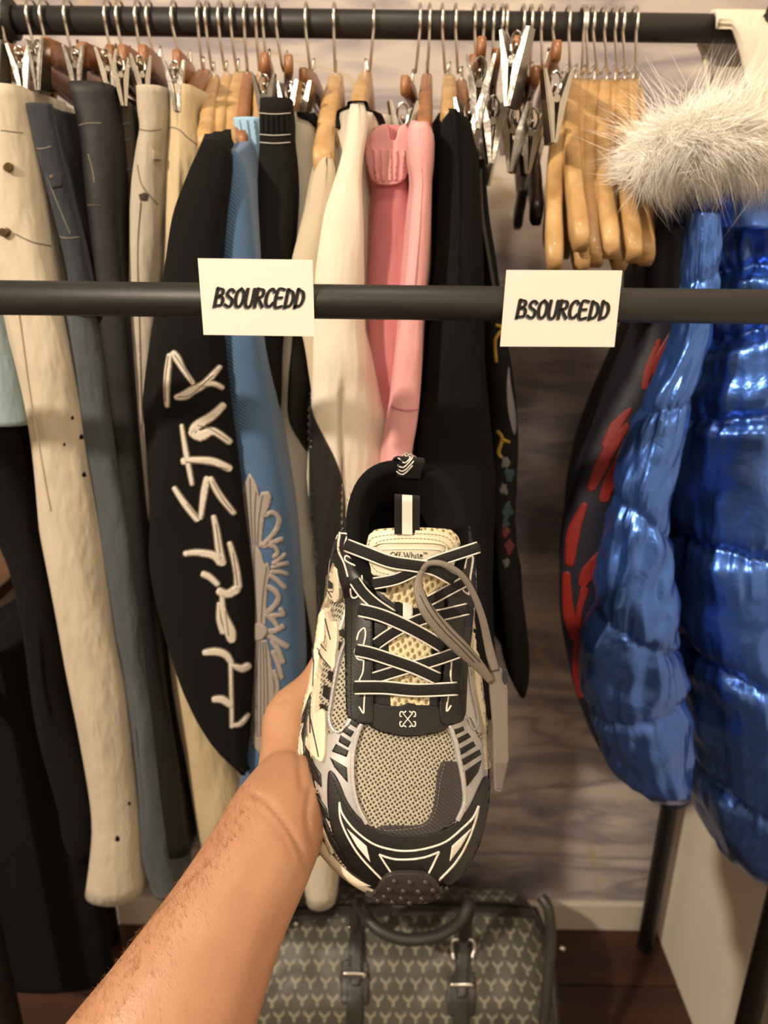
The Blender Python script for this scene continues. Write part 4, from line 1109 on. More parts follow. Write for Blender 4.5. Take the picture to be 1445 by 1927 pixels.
# eyestays
eyL = panel('eyestay', sm([(637,977),(656,974),(672,985),(686,1005),(696,1040),(700,1075),(702,1110),(703,1200),(703,1350),(697,1362),(680,1361),(663,1352),(655,1340),(654,1250),(655,1160),(655,1131),(644,1085),(632,1050),(630,1038),(634,1000)], 2), .0030, M_blk)
eyR = panel('eyestay', sm([(874,985),(890,992),(896,1005),(901,1030),(898,1060),(890,1116),(884,1146),(880,1200),(874,1250),(871,1340),(860,1359),(835,1364),(826,1355),(824,1320),(832,1258),(836,1189),(838,1116),(842,1060),(850,1026),(859,997)], 2), .0030, M_blk)
barD = panel('lace_bar', sm([(700,1324),(723,1326),(753,1328),(767,1321),(784,1326),(824,1330),(842,1366),(814,1380),(767,1385),(735,1381),(696,1366)], 2), .0024, M_blk)
EB = bvh_of([eyL, eyR, barD, upper])
te = dict(tgt=EB)
for pts in ([(636,1004),(646,1004),(654,1006),(652,1014),(648,1030)], [(640,1002),(637,1034),(648,1060),(655,1085)], [(672,1040),(676,1050),(664,1052),(652,1046),(650,1054),(662,1062),(676,1068),(681,1080),(681,1100)],
            [(660,1108),(662,1122),(668,1126),(674,1122)], [(672,1204),(676,1190),(686,1182),(688,1196),(684,1215)], [(684,1215),(672,1218),(668,1228),(674,1240),(684,1242)], [(685,1242),(683,1265),(676,1283),(686,1290),(685,1330),(684,1342),(676,1330)],
            [(877,1052),(889,1049),(884,1088),(881,1118)], [(877,1053),(874,1070)], [(882,1119),(872,1112),(868,1104)], [(849,1245),(848,1280),(858,1287)], [(843,1310),(840,1338),(848,1328)]): line('eyestay_line', pts, 2.8, .0006, M_wht, **te)
for pts in ([(640,985),(638,1030),(650,1075),(660,1128),(661,1220),(660,1335),(668,1352),(690,1357)], [(697,1130),(698,1230),(698,1340)], [(658,1128),(680,1126)], [(866,1340),(868,1240),(876,1160)], [(833,1340),(838,1240)]): stitches(pts, 6.5, 4, 1.2, M_thr, .0005, EB)
stitches([(708,1332),(740,1334),(767,1328),(800,1332),(822,1336)], 6.5, 4, 1.2, M_thr, .0005, EB); stitches([(704,1364),(740,1375),(767,1378),(805,1374),(832,1364)], 6.5, 4, 1.2, M_thr, .0005, EB)
# arrow emblem
ex, ey = 767, 1353
for a in ([(-9,-11),(9,11)], [(9,-11),(-9,11)]): line('emblem', [(ex+p[0], ey+p[1]) for p in a], 1.7, .0007, M_wht, **te)
for sx in (-1, 1):
    for sy in (-1, 1):
        line('emblem', [(ex+sx*3.5, ey+sy*15), (ex+sx*6, ey+sy*12.5), (ex+sx*12, ey+sy*14), (ex+sx*14.5, ey+sy*11), (ex+sx*14.2, ey+sy*5.5), (ex+sx*11.5, ey+sy*5)], 2.1, .0007, M_wht, **te)
# ---- tongue: a padded slab rising out of the throat
rowsT = [(0.455, 1132, 712, 826, .0005), (.43, 0, 0, 0, 0)]
TG = [(1150,722,818,.0),(1130,716,826,.002),(1100,706,838,.005),(1070,700,850,.009),(1040,694,862,.013),(1015,692,866,.016),(1000,698,858,.017),(992,705,848,.016)]
def dthroat(py):                          # camera depth of the upper along its ridge
    h = bvh_of([upper]).ray_cast(CAM, ray(767, py).normalized())
    return (h[0]-CAM).dot(_f) if h[0] else None
BU = bvh_of([upper])
d0 = None
def depth_at(py):
    h = BU.ray_cast(CAM, ray(767, py).normalized()); return (h[0]-CAM).dot(_f) if h[0] else None
dA, dB = depth_at(1200), depth_at(1150)
def tdep(py): return dB + (dB-dA)/(-50)*(py-1150)*.5 - .0055*sstep((1150-py)/60)
V, Fc = [], []; NV = 18; RT = rows_interp(TG[::-1], 24)
for (py, xl, xr, lf) in RT:
    for k in range(NV+1):
        q = k/NV*2-1; x = lerp(xl, xr, k/NV); V.append(PD(x, py + 4*q*q*(1 if py < 1020 else .3), tdep(py) - .002 + .010*abs(q)**2.4))
nr = len(RT)
for layer in (1,):
    base = len(V)
    for i in range(base): V.append(V[i] + ray(767, 1060).normalized()*.007)
for r in range(nr-1):
    for k in range(NV):
        a = r*(NV+1)+k; Fc.append((a, a+1, a+NV+2, a+NV+1)); Fc.append((base+a, base+a+NV+1, base+a+NV+2, base+a+1))
for k in range(NV): Fc.append((k, base+k, base+k+1, k+1)); a = (nr-1)*(NV+1)+k; Fc.append((a, a+1, base+a+1, base+a))
for r in range(nr-1):
    a = r*(NV+1); Fc.append((a, a+NV+1, base+a+NV+1, base+a)); a += NV; Fc.append((a, base+a, base+a+NV+1, a+NV+1))
tongue = mesh('tongue', V, Fc, M_tmesh, shoe); fixn(tongue); set_uv(tongue, shoe_uv)
bevel(tongue, .0015, 2)
TB = bvh_of([tongue]); TU = bvh_of([tongue, upper, throat])
def tpart(name, *a, **k):
    o = decal(name, *a, **k); return o
lower_t = panel('tongue_mesh', [(728,1150),(812,1150),(812,1180),(806,1330),(735,1330),(731,1200)], .0022, M_tmesh, BU)
if lower_t: set_uv(lower_t, shoe_uv)
TU = bvh_of([tongue, lower_t, throat])
patch = decal('tongue_patch', sm([(690,1020),(700,1005),(730,999),(767,998),(810,1000),(842,1006),(856,1022),(856,1040),(848,1070),(832,1084),(700,1082),(694,1060)], 3), .0018, M_crm, shoe, TB, 5)
PBv = bvh_of([patch, tongue])
panel('label_recess', [(712,1026),(722,1023),(815,1023),(835,1027),(840,1034),(832,1042),(826,1058),(820,1066),(718,1060),(710,1040)], .0007, mat('pearl_label', 'cfc6b0', .35), PBv, grid=5)
line('label_rim', [(705,1027),(722,1022),(767,1021),(815,1022),(838,1028),(838,1040)], 2.4, .0016, M_crm, PBv); line('label_rim', [(720,1034),(767,1033),(820,1034),(832,1038)], 1.8, .0014, M_wht, PBv)
stitches([(694,1024),(706,1011),(767,1004),(830,1008),(852,1024),(852,1046),(842,1072)], 7, 4.6, 1.3, M_thw, .0004, PBv); stitches([(700,1032),(716,1018),(767,1013),(824,1017),(844,1032),(842,1050)], 7, 4.6, 1.3, M_thw, .0004, PBv)
stitches([(700,1064),(712,1076),(740,1082)], 7, 4.6, 1.3, M_thw, .0004, PBv)
# webbing loop above the tongue
M_web = mat('black_webbing', '121213', .8, weave=(900, 1.0)); M_webw = mat('white_webbing', 'd8d3c6', .7)
def strip3(name, path, wv, th, m, n=1):
    """flat band along a path of points; wv width vector"""
    V, Fc = [], []; fr = frames(path, WU); 
    for (p, t, u, w) in fr:
        nrm = t.cross(wv).normalized()
        for a, b in ((-1,-1),(1,-1),(1,1),(-1,1)): V.append(p + wv*a*.5 + nrm*b*th*.5)
    for i in range(len(fr)-1):
        for k in range(4): Fc.append((i*4+k, i*4+(k+1) % 4, (i+1)*4+(k+1) % 4, (i+1)*4+k))
    Fc.append((3,2,1,0)); b = (len(fr)-1)*4; Fc.append((b, b+1, b+2, b+3))
    o = mesh(name, V, Fc, m, shoe, smooth=False); fixn(o); return o
dT = tdep(992)
lp = catmull([PD(766, y, d) for y, d in ((1006, dT-.004), (985, dT-.004), (958, dT-.006), (940, dT-.007), (933, dT-.003), (940, dT+.002), (990, dT+.006))], 5)
strip3('tongue_loop', lp, WVV*.0165, .0014, M_web); 
lp2 = [p + (CAM-p).normalized()*.0009 for p in lp[:22]]
strip3('loop_stripe', lp2, WVV*.0066, .0012, M_webw)
wb = panel('tongue_webbing', [(742,1134),(790,1134),(788,1172),(742,1172)], .0030, M_web, BU, grid=6)
panel('loop_stripe', [(757,1134),(775,1134),(774,1172),(757,1172)], .0038, M_webw, BU, grid=6)
# heel pull tab with chevrons
hp = PD(763, 893, 0)
_, _, dh = proj(S(.012, 0, .104))
tabp = catmull([PD(x, y, d) for x, y, d in ((757,900,dh+.002),(758,878,dh-.001),(762,866,dh-.004),(772,862,dh-.010),(776,868,dh-.014),(770,884,dh-.010),(768,898,dh-.005))], 5)
pull = strip3('heel_pull_tab', tabp, WVV*.0175, .0018, M_web)
HBv = bvh_of([pull])
for k, (a, b, c) in enumerate((((743,868),(758,880),(776,862)), ((743,876),(758,887),(778,868)), ((743,884),(758,893),(776,876)), ((750,862),(762,871),(776,858)))): stroke('chevron', [a, b, c], 2.2, .0005, M_wht, shoe, HBv, n=3)
# cream collar edge pieces
for a in ([(700,888),(690,896),(684,904)], [(668,910),(664,925),(660,942)], [(657,946),(650,958),(645,968)], [(838,892),(846,904),(852,922)], [(860,945),(866,962)]): line('collar_edge', a, 5, .003, M_crm)
# ---- laces
M_lace = mat('black_lace', '0b0b0b', .8, var=('1c1c1b', 900, .08), weave=(330, 1.0)); M_lacee = mat('white_lace_edge', 'd9d3c8', .8)
LB = bvh_of([upper, tongue, lower_t, throat, eyL, eyR, barD, patch])
def lace(pts, wpx, lift, name='lace', arch=.0):
    P2 = catmull([(p[0], p[1], 0) for p in pts], 7); n = len(P2); D = []
    for p in P2:
        h = LB.ray_cast(CAM, ray(p.x, p.y).normalized()); D.append((h[0]-CAM).dot(_f) if h[0] else None)
    good = [d for d in D if d]; D = [d if d else min(good) for d in D]
    E = [min(D[max(0, i-6):i+7]) for i in range(n)]
    for _ in range(3): E = [(E[max(i-1, 0)]+E[i]+E[min(i+1, n-1)])/3 for i in range(n)]
    k = len(lift) if isinstance(lift, (list, tuple)) else 0
    path = []; 
    for i, p in enumerate(P2):
        q = i/(n-1)
        lf = lift if not k else lerp(lift[int(q*(k-1))], lift[min(int(q*(k-1))+1, k-1)], q*(k-1) % 1)
        dive = .0015 if i in (0, n-1) else 0
        path.append(PD(p.x, p.y, E[i]-lf-.0004+dive))
    def ribbon(nm, wfac, off, th, m):
        V, Fc = [], []; NW = 6
        for i, p in enumerate(path):
            t = (path[min(i+1, n-1)]-path[max(i-1, 0)]).normalized(); view = (CAM-p).normalized(); wv = t.cross(view).normalized()
            nrm = wv.cross(t).normalized(); nrm = nrm if nrm.dot(view) > 0 else -nrm
            hw = wpx/F*(p-CAM).dot(_f)/2*wfac
            for q in range(NW+1):
                a = pi*q/NW; V.append(p + wv*(-cos(a))*hw + nrm*(off + th*(sin(a)**.5)))
            V.append(p + wv*hw*.96 - nrm*.0004); V.append(p - wv*hw*.96 - nrm*.0004)
        m_ = NW+3
        for i in range(n-1):
            for q in range(m_): Fc.append((i*m_+q, i*m_+(q+1) % m_, (i+1)*m_+(q+1) % m_, (i+1)*m_+q))
        Fc.append(tuple(range(m_))); Fc.append(tuple((n-1)*m_+q for q in range(m_))[::-1])
        o = mesh(nm, V, Fc, m, shoe); fixn(o); return o
    body = ribbon(name, .84, 0, .0019, M_lace)
    # corded white selvedges on both sides
    Vv, Ff = [], []
    for sg in (-1, 1):
        pp = []
        for i, p in enumerate(path):
            t = (path[min(i+1, n-1)]-path[max(i-1, 0)]).normalized(); view = (CAM-p).normalized(); wv = t.cross(view).normalized(); hw = wpx/F*(p-CAM).dot(_f)/2
            pp.append(p + wv*sg*hw*.90 + view*.0007)
        v, f_ = tube_vf(pp, .00062, 6, up=WU); b = len(Vv); Vv += v; Ff += [tuple(i+b for i in x) for x in f_]
    e = mesh('lace_edge', Vv, Ff, M_lacee, body)
    return body
lace([(704,1276),(740,1265),(770,1256),(800,1248),(832,1238),(864,1227)], 22, .001)
lace([(672,1224),(700,1230),(740,1243),(780,1257),(824,1277)], 24, .0030)
lace([(708,1212),(734,1194),(763,1178),(798,1164),(836,1156),(880,1146)], 22, .001)
lace([(677,1148),(711,1156),(749,1171),(793,1193),(832,1216)], 25, .0030)
lace([(880,1092),(851,1107),(820,1124),(790,1140)], 20, .001)
lace([(668,1094),(684,1116),(708,1138),(738,1158)], 22, .0018)
lace([(704,1098),(745,1090),(781,1074),(816,1058),(851,1046),(900,1030)], 22, .002)
lace([(652,1026),(691,1041),(734,1057),(778,1064),(816,1071),(852,1090)], 25, .0042)
lace([(668,1294),(723,1294),(784,1299),(860,1296)], 25, .0020)
# ---- toe bumper
bump_ = decal('toe_bumper', sm([(680,1687),(692,1684),(706,1672),(718,1652),(734,1640),(766,1637),(800,1640),(818,1652),(830,1672),(842,1680),(848,1683),(834,1696),(800,1706),(765,1710),(720,1706),(690,1698)], 3), .0032, M_rubber, shoe, bvh_of([upper, mid, outs, guard]), 5)
BB = bvh_of([bump_]); 
for (x, y) in c3([(662,585),(757,592),(855,592),(630,635),(718,645),(810,648),(900,640),(600,680),(500,700),(560,704),(706,690),(832,692),(930,682),(650,712),(756,718)]):
    h = BB.ray_cast(CAM, ray(x, y).normalized())
    if h[0] is None: continue
    no = h[1] if h[1].dot(CAM-h[0]) > 0 else -h[1]
    V, Fc = [], []; a1 = no.orthogonal().normalized(); a2 = no.cross(a1)
    for j in range(5):
        ph = (pi/2)*j/4; r = .0019*cos(ph)+.00001
        for i in range(10): a = 2*pi*i/10; V.append(h[0] + (a1*cos(a)+a2*sin(a))*r + no*(.0019*sin(ph)-.0002))
    for j in range(4):
        for i in range(10): Fc.append((j*10+i, j*10+(i+1) % 10, (j+1)*10+(i+1) % 10, (j+1)*10+i))
    mesh('nub', V, Fc, M_rubber, bump_)
# ---- outsole lugs under the sole
for i in range(9):
    s = .08+.1*i
    _, vl, vr, vc, ht, hm = min(STS, key=lambda q: abs(q[0]-s)); c = (vl+vr)/2
    for sg in (-1, 1):
        p = S(s, c+sg*.02, spring(s)-.0085); V, Fc = box_vf(p, WL*.010, WVV*.011, WU*.0022); mesh('lug', V, Fc, M_rubber, outs, smooth=False)
# ---- printed wordmark on the tongue, drawn in thick and thin strokes
OW = {'O': (11, [([(5.6,12.2),(1.6,9.6),(1,5),(2.6,1.2),(5.4,0)], 1.5), ([(5.6,12.2),(9,10.6),(10.2,7),(9.2,2.4),(5.4,0)], 1.5)]),
 'f': (5.2, [([(1.8,0),(1.9,9),(3,12),(5.4,11.6)], 1.4), ([(.2,7.8),(4.4,7.8)], .8), ([(.6,.2),(3.4,.2)], .7)]),
 '-': (4.2, [([(.4,3.8),(3.6,3.8)], 1.1)]),
 'W': (14.5, [([(1,12),(4.6,.4)], 1.6), ([(4.6,.4),(7.6,11.6)], .9), ([(7.2,12),(10.4,.4)], 1.6), ([(10.4,.4),(13.4,12)], .9), ([(-.2,12),(2.6,12)], .7), ([(12,12),(14.6,12)], .7)]),
 'h': (7.8, [([(1.5,0),(1.5,12.4)], 1.4), ([(1.6,6),(4,7.8),(6,6.4),(6.1,0)], 1.3), ([(.4,.2),(2.8,.2)], .7), ([(5,.2),(7.4,.2)], .7)]),
 'i': (4, [([(1.8,0),(1.8,7.6)], 1.4), ([(1.8,10.4),(1.8,11.2)], 1.6), ([(.5,.2),(3.2,.2)], .7)]),
 't': (5, [([(2,10),(2,2),(3,.2),(4.8,.8)], 1.3), ([(.3,7.6),(4.6,7.6)], .8)]),
 'e': (6.6, [([(1,4.2),(6,4.4),(5,7.4),(2.4,7.6),(.9,4),(2.2,.4),(5,.4),(6,1.6)], 1.1)]),
 '~': (10, [([(.4,12),(4,12)], .8), ([(2.2,12),(2.2,8)], .9), ([(5,8),(5,12)], .8), ([(5,12),(6.6,9),(8.2,12)], .8), ([(8.2,12),(8.2,8)], .8)])}
PB2 = bvh_of([o for o in shoe.children if o.name.startswith(('label_recess',))] + [patch])
cx = 734.0; WF = None; VV, FF = [], []
for ch in 'Off-White~':
    adv, sts = OW[ch]; k = 61.0/(11+5.2*2+4.2+14.5+7.8+4+5+6.6)
    for pts, w in sts:
        pp = [(cx+p[0]*k, 1051-p[1]*.98) for p in pts]
        o = stroke('wordmark_letter', pp, w*.8, .0002, M_ink, shoe, PB2, n=3, grid=3, lift=.0004, caps=False)
    cx += adv*k
# ================================================================ hang tag on its strap
M_tag = mat('grey_strap', '70685f', .6, bump=(350, .5, .0006))
ht_ = thing('security_tag', 'grey plastic tag on a looped strap hanging from the shoe laces', 'tag')
d1 = (LB.ray_cast(CAM, ray(800, 1075).normalized())[0]-CAM).dot(_f)-.008
def band(name, pts, wid, m=M_tag, thick=.0022, par=ht_):
    path = catmull([PD(x, y, d) for x, y, d in pts], 8); n = len(path); V, Fc = [], []
    for i, p in enumerate(path):
        q = i/(n-1)*(len(wid)-1); w = lerp(wid[int(q)], wid[min(int(q)+1, len(wid)-1)], q % 1)/F*(p-CAM).dot(_f)/2
        t = (path[min(i+1, n-1)]-path[max(i-1, 0)]).normalized(); view = (CAM-p).normalized(); wv = t.cross(view).normalized(); nr_ = wv.cross(t)
        for k in range(10):
            a = 2*pi*k/10; V.append(p + wv*cos(a)*w + nr_*sin(a)*thick*.5*(1+.0*k))
    for i in range(n-1):
        for k in range(10): Fc.append((i*10+k, i*10+(k+1) % 10, (i+1)*10+(k+1) % 10, (i+1)*10+k))
    Fc.append(tuple(range(10))); Fc.append(tuple((n-1)*10+k for k in range(10))[::-1])
    o = mesh(name, V, Fc, m, par); fixn(o); return o
b1_ = band('strap', [(795,1072,d1),(808,1060,d1-.002),(835,1062,d1-.004),(868,1082,d1-.003),(892,1120,d1),(908,1165,d1+.004),(918,1210,d1+.008),(930,1262,d1+.010)], [10,11,12,12,12,14,16,20])
b2_ = band('strap', [(800,1068,d1+.001),(789,1085,d1-.001),(788,1112,d1-.004),(802,1146,d1-.007),(832,1184,d1-.006),(868,1220,d1-.002),(900,1252,d1+.004),(924,1282,d1+.009)], [9,12,20,27,32,30,22,14])
BS = bvh_of([b2_])
for off in (-6, 5): stroke('strap_groove', [(796+off,1120),(812+off,1150),(838+off,1184),(870+off,1216),(898+off,1246)], 1.2, .0004, M_dkmetal, ht_, BS, n=4)
Dt = d1+.010
def slabpx(name, poly, D, th, m, par):
    A = [PD(x, y, D) for x, y in poly]; n = len(A); B = [a+_f*th for a in A]
    o = mesh(name, A+B, [tuple(range(n))[::-1], tuple(range(n, 2*n))]+[(i, (i+1) % n, n+(i+1) % n, n+i) for i in range(n)], m, par, smooth=False); fixn(o); bevel(o, .0012, 2); return o
slabpx('tag_body', [(922,1264),(942,1256),(951,1264),(956,1300),(957,1390),(958,1430),(946,1488),(941,1493),(931,1490),(929,1440),(928,1370),(922,1300)], Dt, .006, M_tag, ht_)
slabpx('tag_edge', [(931,1432),(957,1432),(946,1487),(933,1488)], Dt-.0006, .003, mat('tag_plate', '625b54', .5), ht_)
slabpx('tag_button', [(951+5.5*cos(a), 1273+16*sin(a)) for a in [i*pi/8 for i in range(16)]], Dt-.003, .004, mat('blue_black_button', '20242c', .35), ht_)
# ================================================================ the arm and hand
M_skin = bpy.data.materials.new('skin'); M_skin.use_nodes = True
def _skin():
    N = M_skin.node_tree.nodes; L = M_skin.node_tree.links; b = N['Principled BSDF']
    b.inputs['Roughness'].default_value = .48; b.inputs['Subsurface Weight'].default_value = .12; b.inputs['Subsurface Radius'].default_value = (.012, .004, .002); b.inputs['Subsurface Scale'].default_value = .6
    tc = N.new('ShaderNodeTexCoord'); nz = N.new('ShaderNodeTexNoise'); nz.inputs['Scale'].default_value = 22; nz.inputs['Detail'].default_value = 5
    rp = N.new('ShaderNodeValToRGB'); rp.color_ramp.elements[0].position = .35; rp.color_ramp.elements[1].position = .7
    rp.color_ramp.elements[0].color = (*lin('a3765a'), 1); rp.color_ramp.elements[1].color = (*lin('b08566'), 1)
    L.new(tc.outputs['Object'], nz.inputs[0]); L.new(nz.outputs[0], rp.inputs[0]); L.new(rp.outputs[0], b.inputs['Base Color'])
    n2 = N.new('ShaderNodeTexVoronoi'); n2.inputs['Scale'].default_value = 700; L.new(tc.outputs['Object'], n2.inputs[0])
    bp = N.new('ShaderNodeBump'); bp.inputs['Strength'].default_value = .25; bp.inputs['Distance'].default_value = .0004; L.new(n2.outputs[0], bp.inputs['Height'])
    n3 = N.new('ShaderNodeTexNoise'); n3.inputs['Scale'].default_value = 60; n3.inputs['Detail'].default_value = 3; L.new(tc.outputs['Object'], n3.inputs[0])
    b2 = N.new('ShaderNodeBump'); b2.inputs['Strength'].default_value = .2; b2.inputs['Distance'].default_value = .0015; L.new(n3.outputs[0], b2.inputs['Height']); L.new(bp.outputs[0], b2.inputs['Normal'])
    L.new(b2.outputs[0], b.inputs['Normal'])
_skin()
person = thing('person', 'bare left forearm and hand reaching up from the bottom left, gripping the running shoe', 'person')
def chain_vf(pts, rads, flat=None, fdir=None, n=20, sub=4):
    """tapered rounded limb through joints; flat = thickness ratio along the camera direction"""
    P3 = catmull([Vector((*p, r)).to_3d() if False else p for p in pts], sub) if len(pts) > 2 else [pts[0].lerp(pts[1], i/sub) for i in range(sub+1)]
    R3 = [q.x for q in catmull([(r, 0, 0) for r in rads], sub)] if len(pts) > 2 else [lerp(rads[0], rads[1], i/sub) for i in range(sub+1)]
    F3 = None
    V, Fc = [], []; up = fdir or _f; fr = frames(P3, up)
    # rounded ends
    L = len(fr)
    rings = []
    p, t, u, w = fr[0]; r = R3[0]
    for k in range(4): a = (pi/2)*k/4; rings.append((p-t*r*cos(a)*.9, u, w, r*sin(a)+1e-5))
    for i in range(L): p, t, u, w = fr[i]; rings.append((p, u, w, R3[i]))
    p, t, u, w = fr[-1]; r = R3[-1]
    for k in range(3, -1, -1): a = (pi/2)*k/4; rings.append((p+t*r*cos(a)*.9, u, w, r*sin(a)+1e-5))
    fl = flat if flat is not None else 1.0
    for (p, u, w, r) in rings:
        for k in range(n):
            a = 2*pi*k/n; V.append(p + u*(cos(a)*r*fl) + w*(sin(a)*r))
    for i in range(len(rings)-1):
        for k in range(n): Fc.append((i*n+k, i*n+(k+1) % n, (i+1)*n+(k+1) % n, (i+1)*n+k))
    Fc.append(tuple(range(n))[::-1]); Fc.append(tuple((len(rings)-1)*n+k for k in range(n)))
    return V, Fc
def dpt(x, y, d): return PD(x, y, d)
def rp(px, d): return px/F*d
parts = []
arm = [(180,2190,.395,205),(255,2050,.405,182),(335,1905,.42,152),(425,1730,.445,116),(485,1620,.465,103),(520,1548,.483,96),(552,1490,.505,84)]
apts = [dpt(x, y, d) for x, y, d, r in arm]; arad = [rp(r, d) for x, y, d, r in arm]
adir = (apts[0]-apts[2]).normalized(); elbow = apts[0] + adir*.06 + Vector((0, -.01, 0))
shoulder = Vector((-.26, -.30, 1.22))
parts.append(chain_vf([elbow]+apts, [.046]+[min(r, .056) for r in arad[:2]]+arad[2:], .80, n=28))
parts.append(chain_vf([elbow.lerp(shoulder, q) for q in (0, .35, .7, 1)], [.046, .050, .056, .062], 1.0, n=28))
th = [(545,1540,.505,68),(545,1460,.522,62),(545,1400,.540,54),(545,1345,.556,47),(590,1290,.572,33),(618,1240,.582,29),(650,1196,.590,27)]
parts.append(chain_vf([dpt(x, y, d) for x, y, d, r in th], [rp(r, d) for x, y, d, r in th], .92, n=24))
HS = -.007
def Q(s, v, h): return S(s, v, HS-h)
wr = dpt(552, 1500, .51)
# palm: heel and metacarpals spread under the sole
mcp = [Q(.50,-.030,.017), Q(.57,-.014,.018), Q(.65,-.004,.018), Q(.735,.003,.017)]
for k, m_ in enumerate(mcp):
    st0 = dpt(548+8*k, 1496+20*k, .514+.005*k)
    mdl = st0.lerp(m_, .55) - WU*.006
    parts.append(chain_vf([st0, mdl, m_], [.022, .0185, .0128], 1.0, fdir=WU))
parts.append(chain_vf([dpt(570,1572,.520), Q(.78,-.035,.022), Q(.745,-.004,.020)], [.018, .017, .013], 1.0, fdir=WU))
parts.append(chain_vf([dpt(560,1460,.525), Q(.60,-.045,.021), Q(.53,-.032,.018)], [.022, .019, .013], 1.0, fdir=WU))
fing = [([mcp[0], Q(.40,-.012,.013), Q(.335,.006,.012), Q(.295,.020,.010)], [.0115,.0098,.0088,.0078]),
        ([mcp[1], Q(.47,.010,.013), Q(.40,.030,.012), Q(.36,.045,.010)], [.0118,.0100,.0090,.0080]),
        ([mcp[2], Q(.56,.022,.013), Q(.495,.040,.012), Q(.455,.053,.008)], [.0115,.0096,.0087,.0077]),
        ([mcp[3], Q(.665,.022,.012), Q(.61,.038,.011), Q(.575,.050,.008)], [.0105,.0085,.0077,.0069])]
for pts, rr in fing: parts.append(chain_vf(pts, rr, 1.0, fdir=WU, n=16))
V, Fc = join_lists(*parts)
raw = mesh('arm_and_hand', V, Fc, M_skin, person)
rm = raw.modifiers.new('remesh', 'REMESH'); rm.mode = 'VOXEL'; rm.voxel_size = .0022; rm.use_smooth_shade = True
sm_ = raw.modifiers.new('smooth', 'SMOOTH'); sm_.factor = .5; sm_.iterations = 9
dg = bpy.context.evaluated_depsgraph_get(); dg.update()
me = bpy.data.meshes.new_from_object(raw.evaluated_get(dg)); raw.modifiers.clear(); raw.data = me
me.polygons.foreach_set('use_smooth', [True]*len(me.polygons))
if not me.materials: me.materials.append(M_skin)
# creases at the wrist and the web, tendons and veins as fine relief
def segdist(p, a, b):
    ab = b-a; t = max(0, min(1, (p-a).dot(ab)/ab.length_squared)); return (p-(a+ab*t)).length
creases = [(catmull([(470,1488,0),(500,1506,0),(535,1545,0),(562,1592,0),(580,1640,0)], 5), 5, .0016), (catmull([(462,1512,0),(495,1530,0),(530,1570,0),(550,1610,0)], 5), 5, .0006),
           (catmull([(576,1345,0),(562,1400,0),(570,1480,0)], 5), 8, .0012), (catmull([(505,1318,0),(522,1322,0),(540,1312,0)], 4), 5, .0007), (catmull([(585,1480,0),(578,1540,0),(590,1590,0)], 4), 6, .0010)]
ridges = [(catmull([(470,1600,0),(430,1680,0),(380,1780,0),(330,1900,0)], 5), 22, .0005), (catmull([(530,1610,0),(500,1690,0),(470,1790,0),(430,1920,0)], 5), 20, .0004)]
nrm = [v.normal.copy() for v in me.vertices]
for i, v in enumerate(me.vertices):
    if nrm[i].dot(CAM-v.co) <= 0: continue
    x, y, d = proj(v.co)
    if y > 1960 or x > 640: continue
    p = Vector((x, y, 0)); off = 0
    for pl, w, a in creases:
        m = min(segdist(p, pl[k], pl[k+1]) for k in range(len(pl)-1)); off -= a*exp(-(m/w)**2)
    for pl, w, a in ridges:
        m = min(segdist(p, pl[k], pl[k+1]) for k in range(0, len(pl)-1)); off += a*exp(-(m/w)**2)
    v.co += nrm[i]*off
me.update()
# nails on the finger ends and the thumb (on the far side of the hand)
M_nail = mat('nail', 'd9a98c', .3)
HBV = bvh_of([raw])
for pts, rr in fing + [([dpt(618,1240,.582), dpt(650,1196,.590)], [.012, .0105])]:
    tip, prv = pts[-1], pts[-2]; t = (tip-prv).normalized(); out = -WU if len(pts) > 2 else -WU
    side = t.cross(out).normalized(); out = side.cross(t).normalized(); out = out if out.dot(-WU) > 0 else -out
    V, Fc = [], []; r = rr[-1]
    for i in range(6):
        for j in range(7):
            a = (j/6-.5)*1.5; l = (i/5-.35)*r*1.5
            q = tip + t*l + side*sin(a)*r*.98 + out*cos(a)*r*1.05
            h = HBV.find_nearest(q); V.append(h[0]+h[1]*.0006 if h[0] else q)
    for i in range(5):
        for j in range(6): Fc.append((i*7+j, i*7+j+1, (i+1)*7+j+1, (i+1)*7+j))
    o = mesh('nail', V, Fc, M_nail, person); s_ = o.modifiers.new('s', 'SOLIDIFY'); s_.thickness = .0006
# fine arm hair
random.seed(4); V, Fc = [], []
def hair_at(x, y, ln, dirp):
    h = HBV.ray_cast(CAM, ray(x, y).normalized())
    if h[0] is None: 
        q = HBV.find_nearest(PD(x, y, .43)); co, no = q[0], q[1]
    else: co, no = h[0], h[1]
    d0 = (_r*dirp[0] - _u*dirp[1]).normalized(); d0 = (d0 - no*d0.dot(no)).normalized()
    g = (d0*.85 + no*random.uniform(.25, .75)).normalized(); side = g.cross(no).normalized()*.000045
    p0, p1, p2 = co, co+g*ln*.5, co+g*ln*.95-no*ln*.15+_r*random.uniform(-.001, .001)
    b = len(V); V.extend([p0+side*1.3, p0-side*1.3, p0+no*.00009, p1+side, p1-side, p1+no*.00007, p2])
    for k in range(3): Fc.append((b+k, b+(k+1) % 3, b+3+(k+1) % 3, b+3+k)); Fc.append((b+3+k, b+3+(k+1) % 3, b+6))
for _ in range(520):
    t = random.random(); x = lerp(455, 150, t)+abs(random.gauss(0, 38))*(.6+t); y = lerp(1490, 1925, t)+random.uniform(-20, 20)
    hair_at(x, y, random.uniform(.003, .0065), (random.gauss(-.35, .25), random.gauss(-.8, .3)))
for _ in range(260):
    t = random.random(); x = lerp(448, 140, t)+random.uniform(-4, 10); y = lerp(1490, 1920, t)
    hair_at(x, y, random.uniform(.003, .007), (random.gauss(-.6, .25), random.gauss(-.6, .3)))
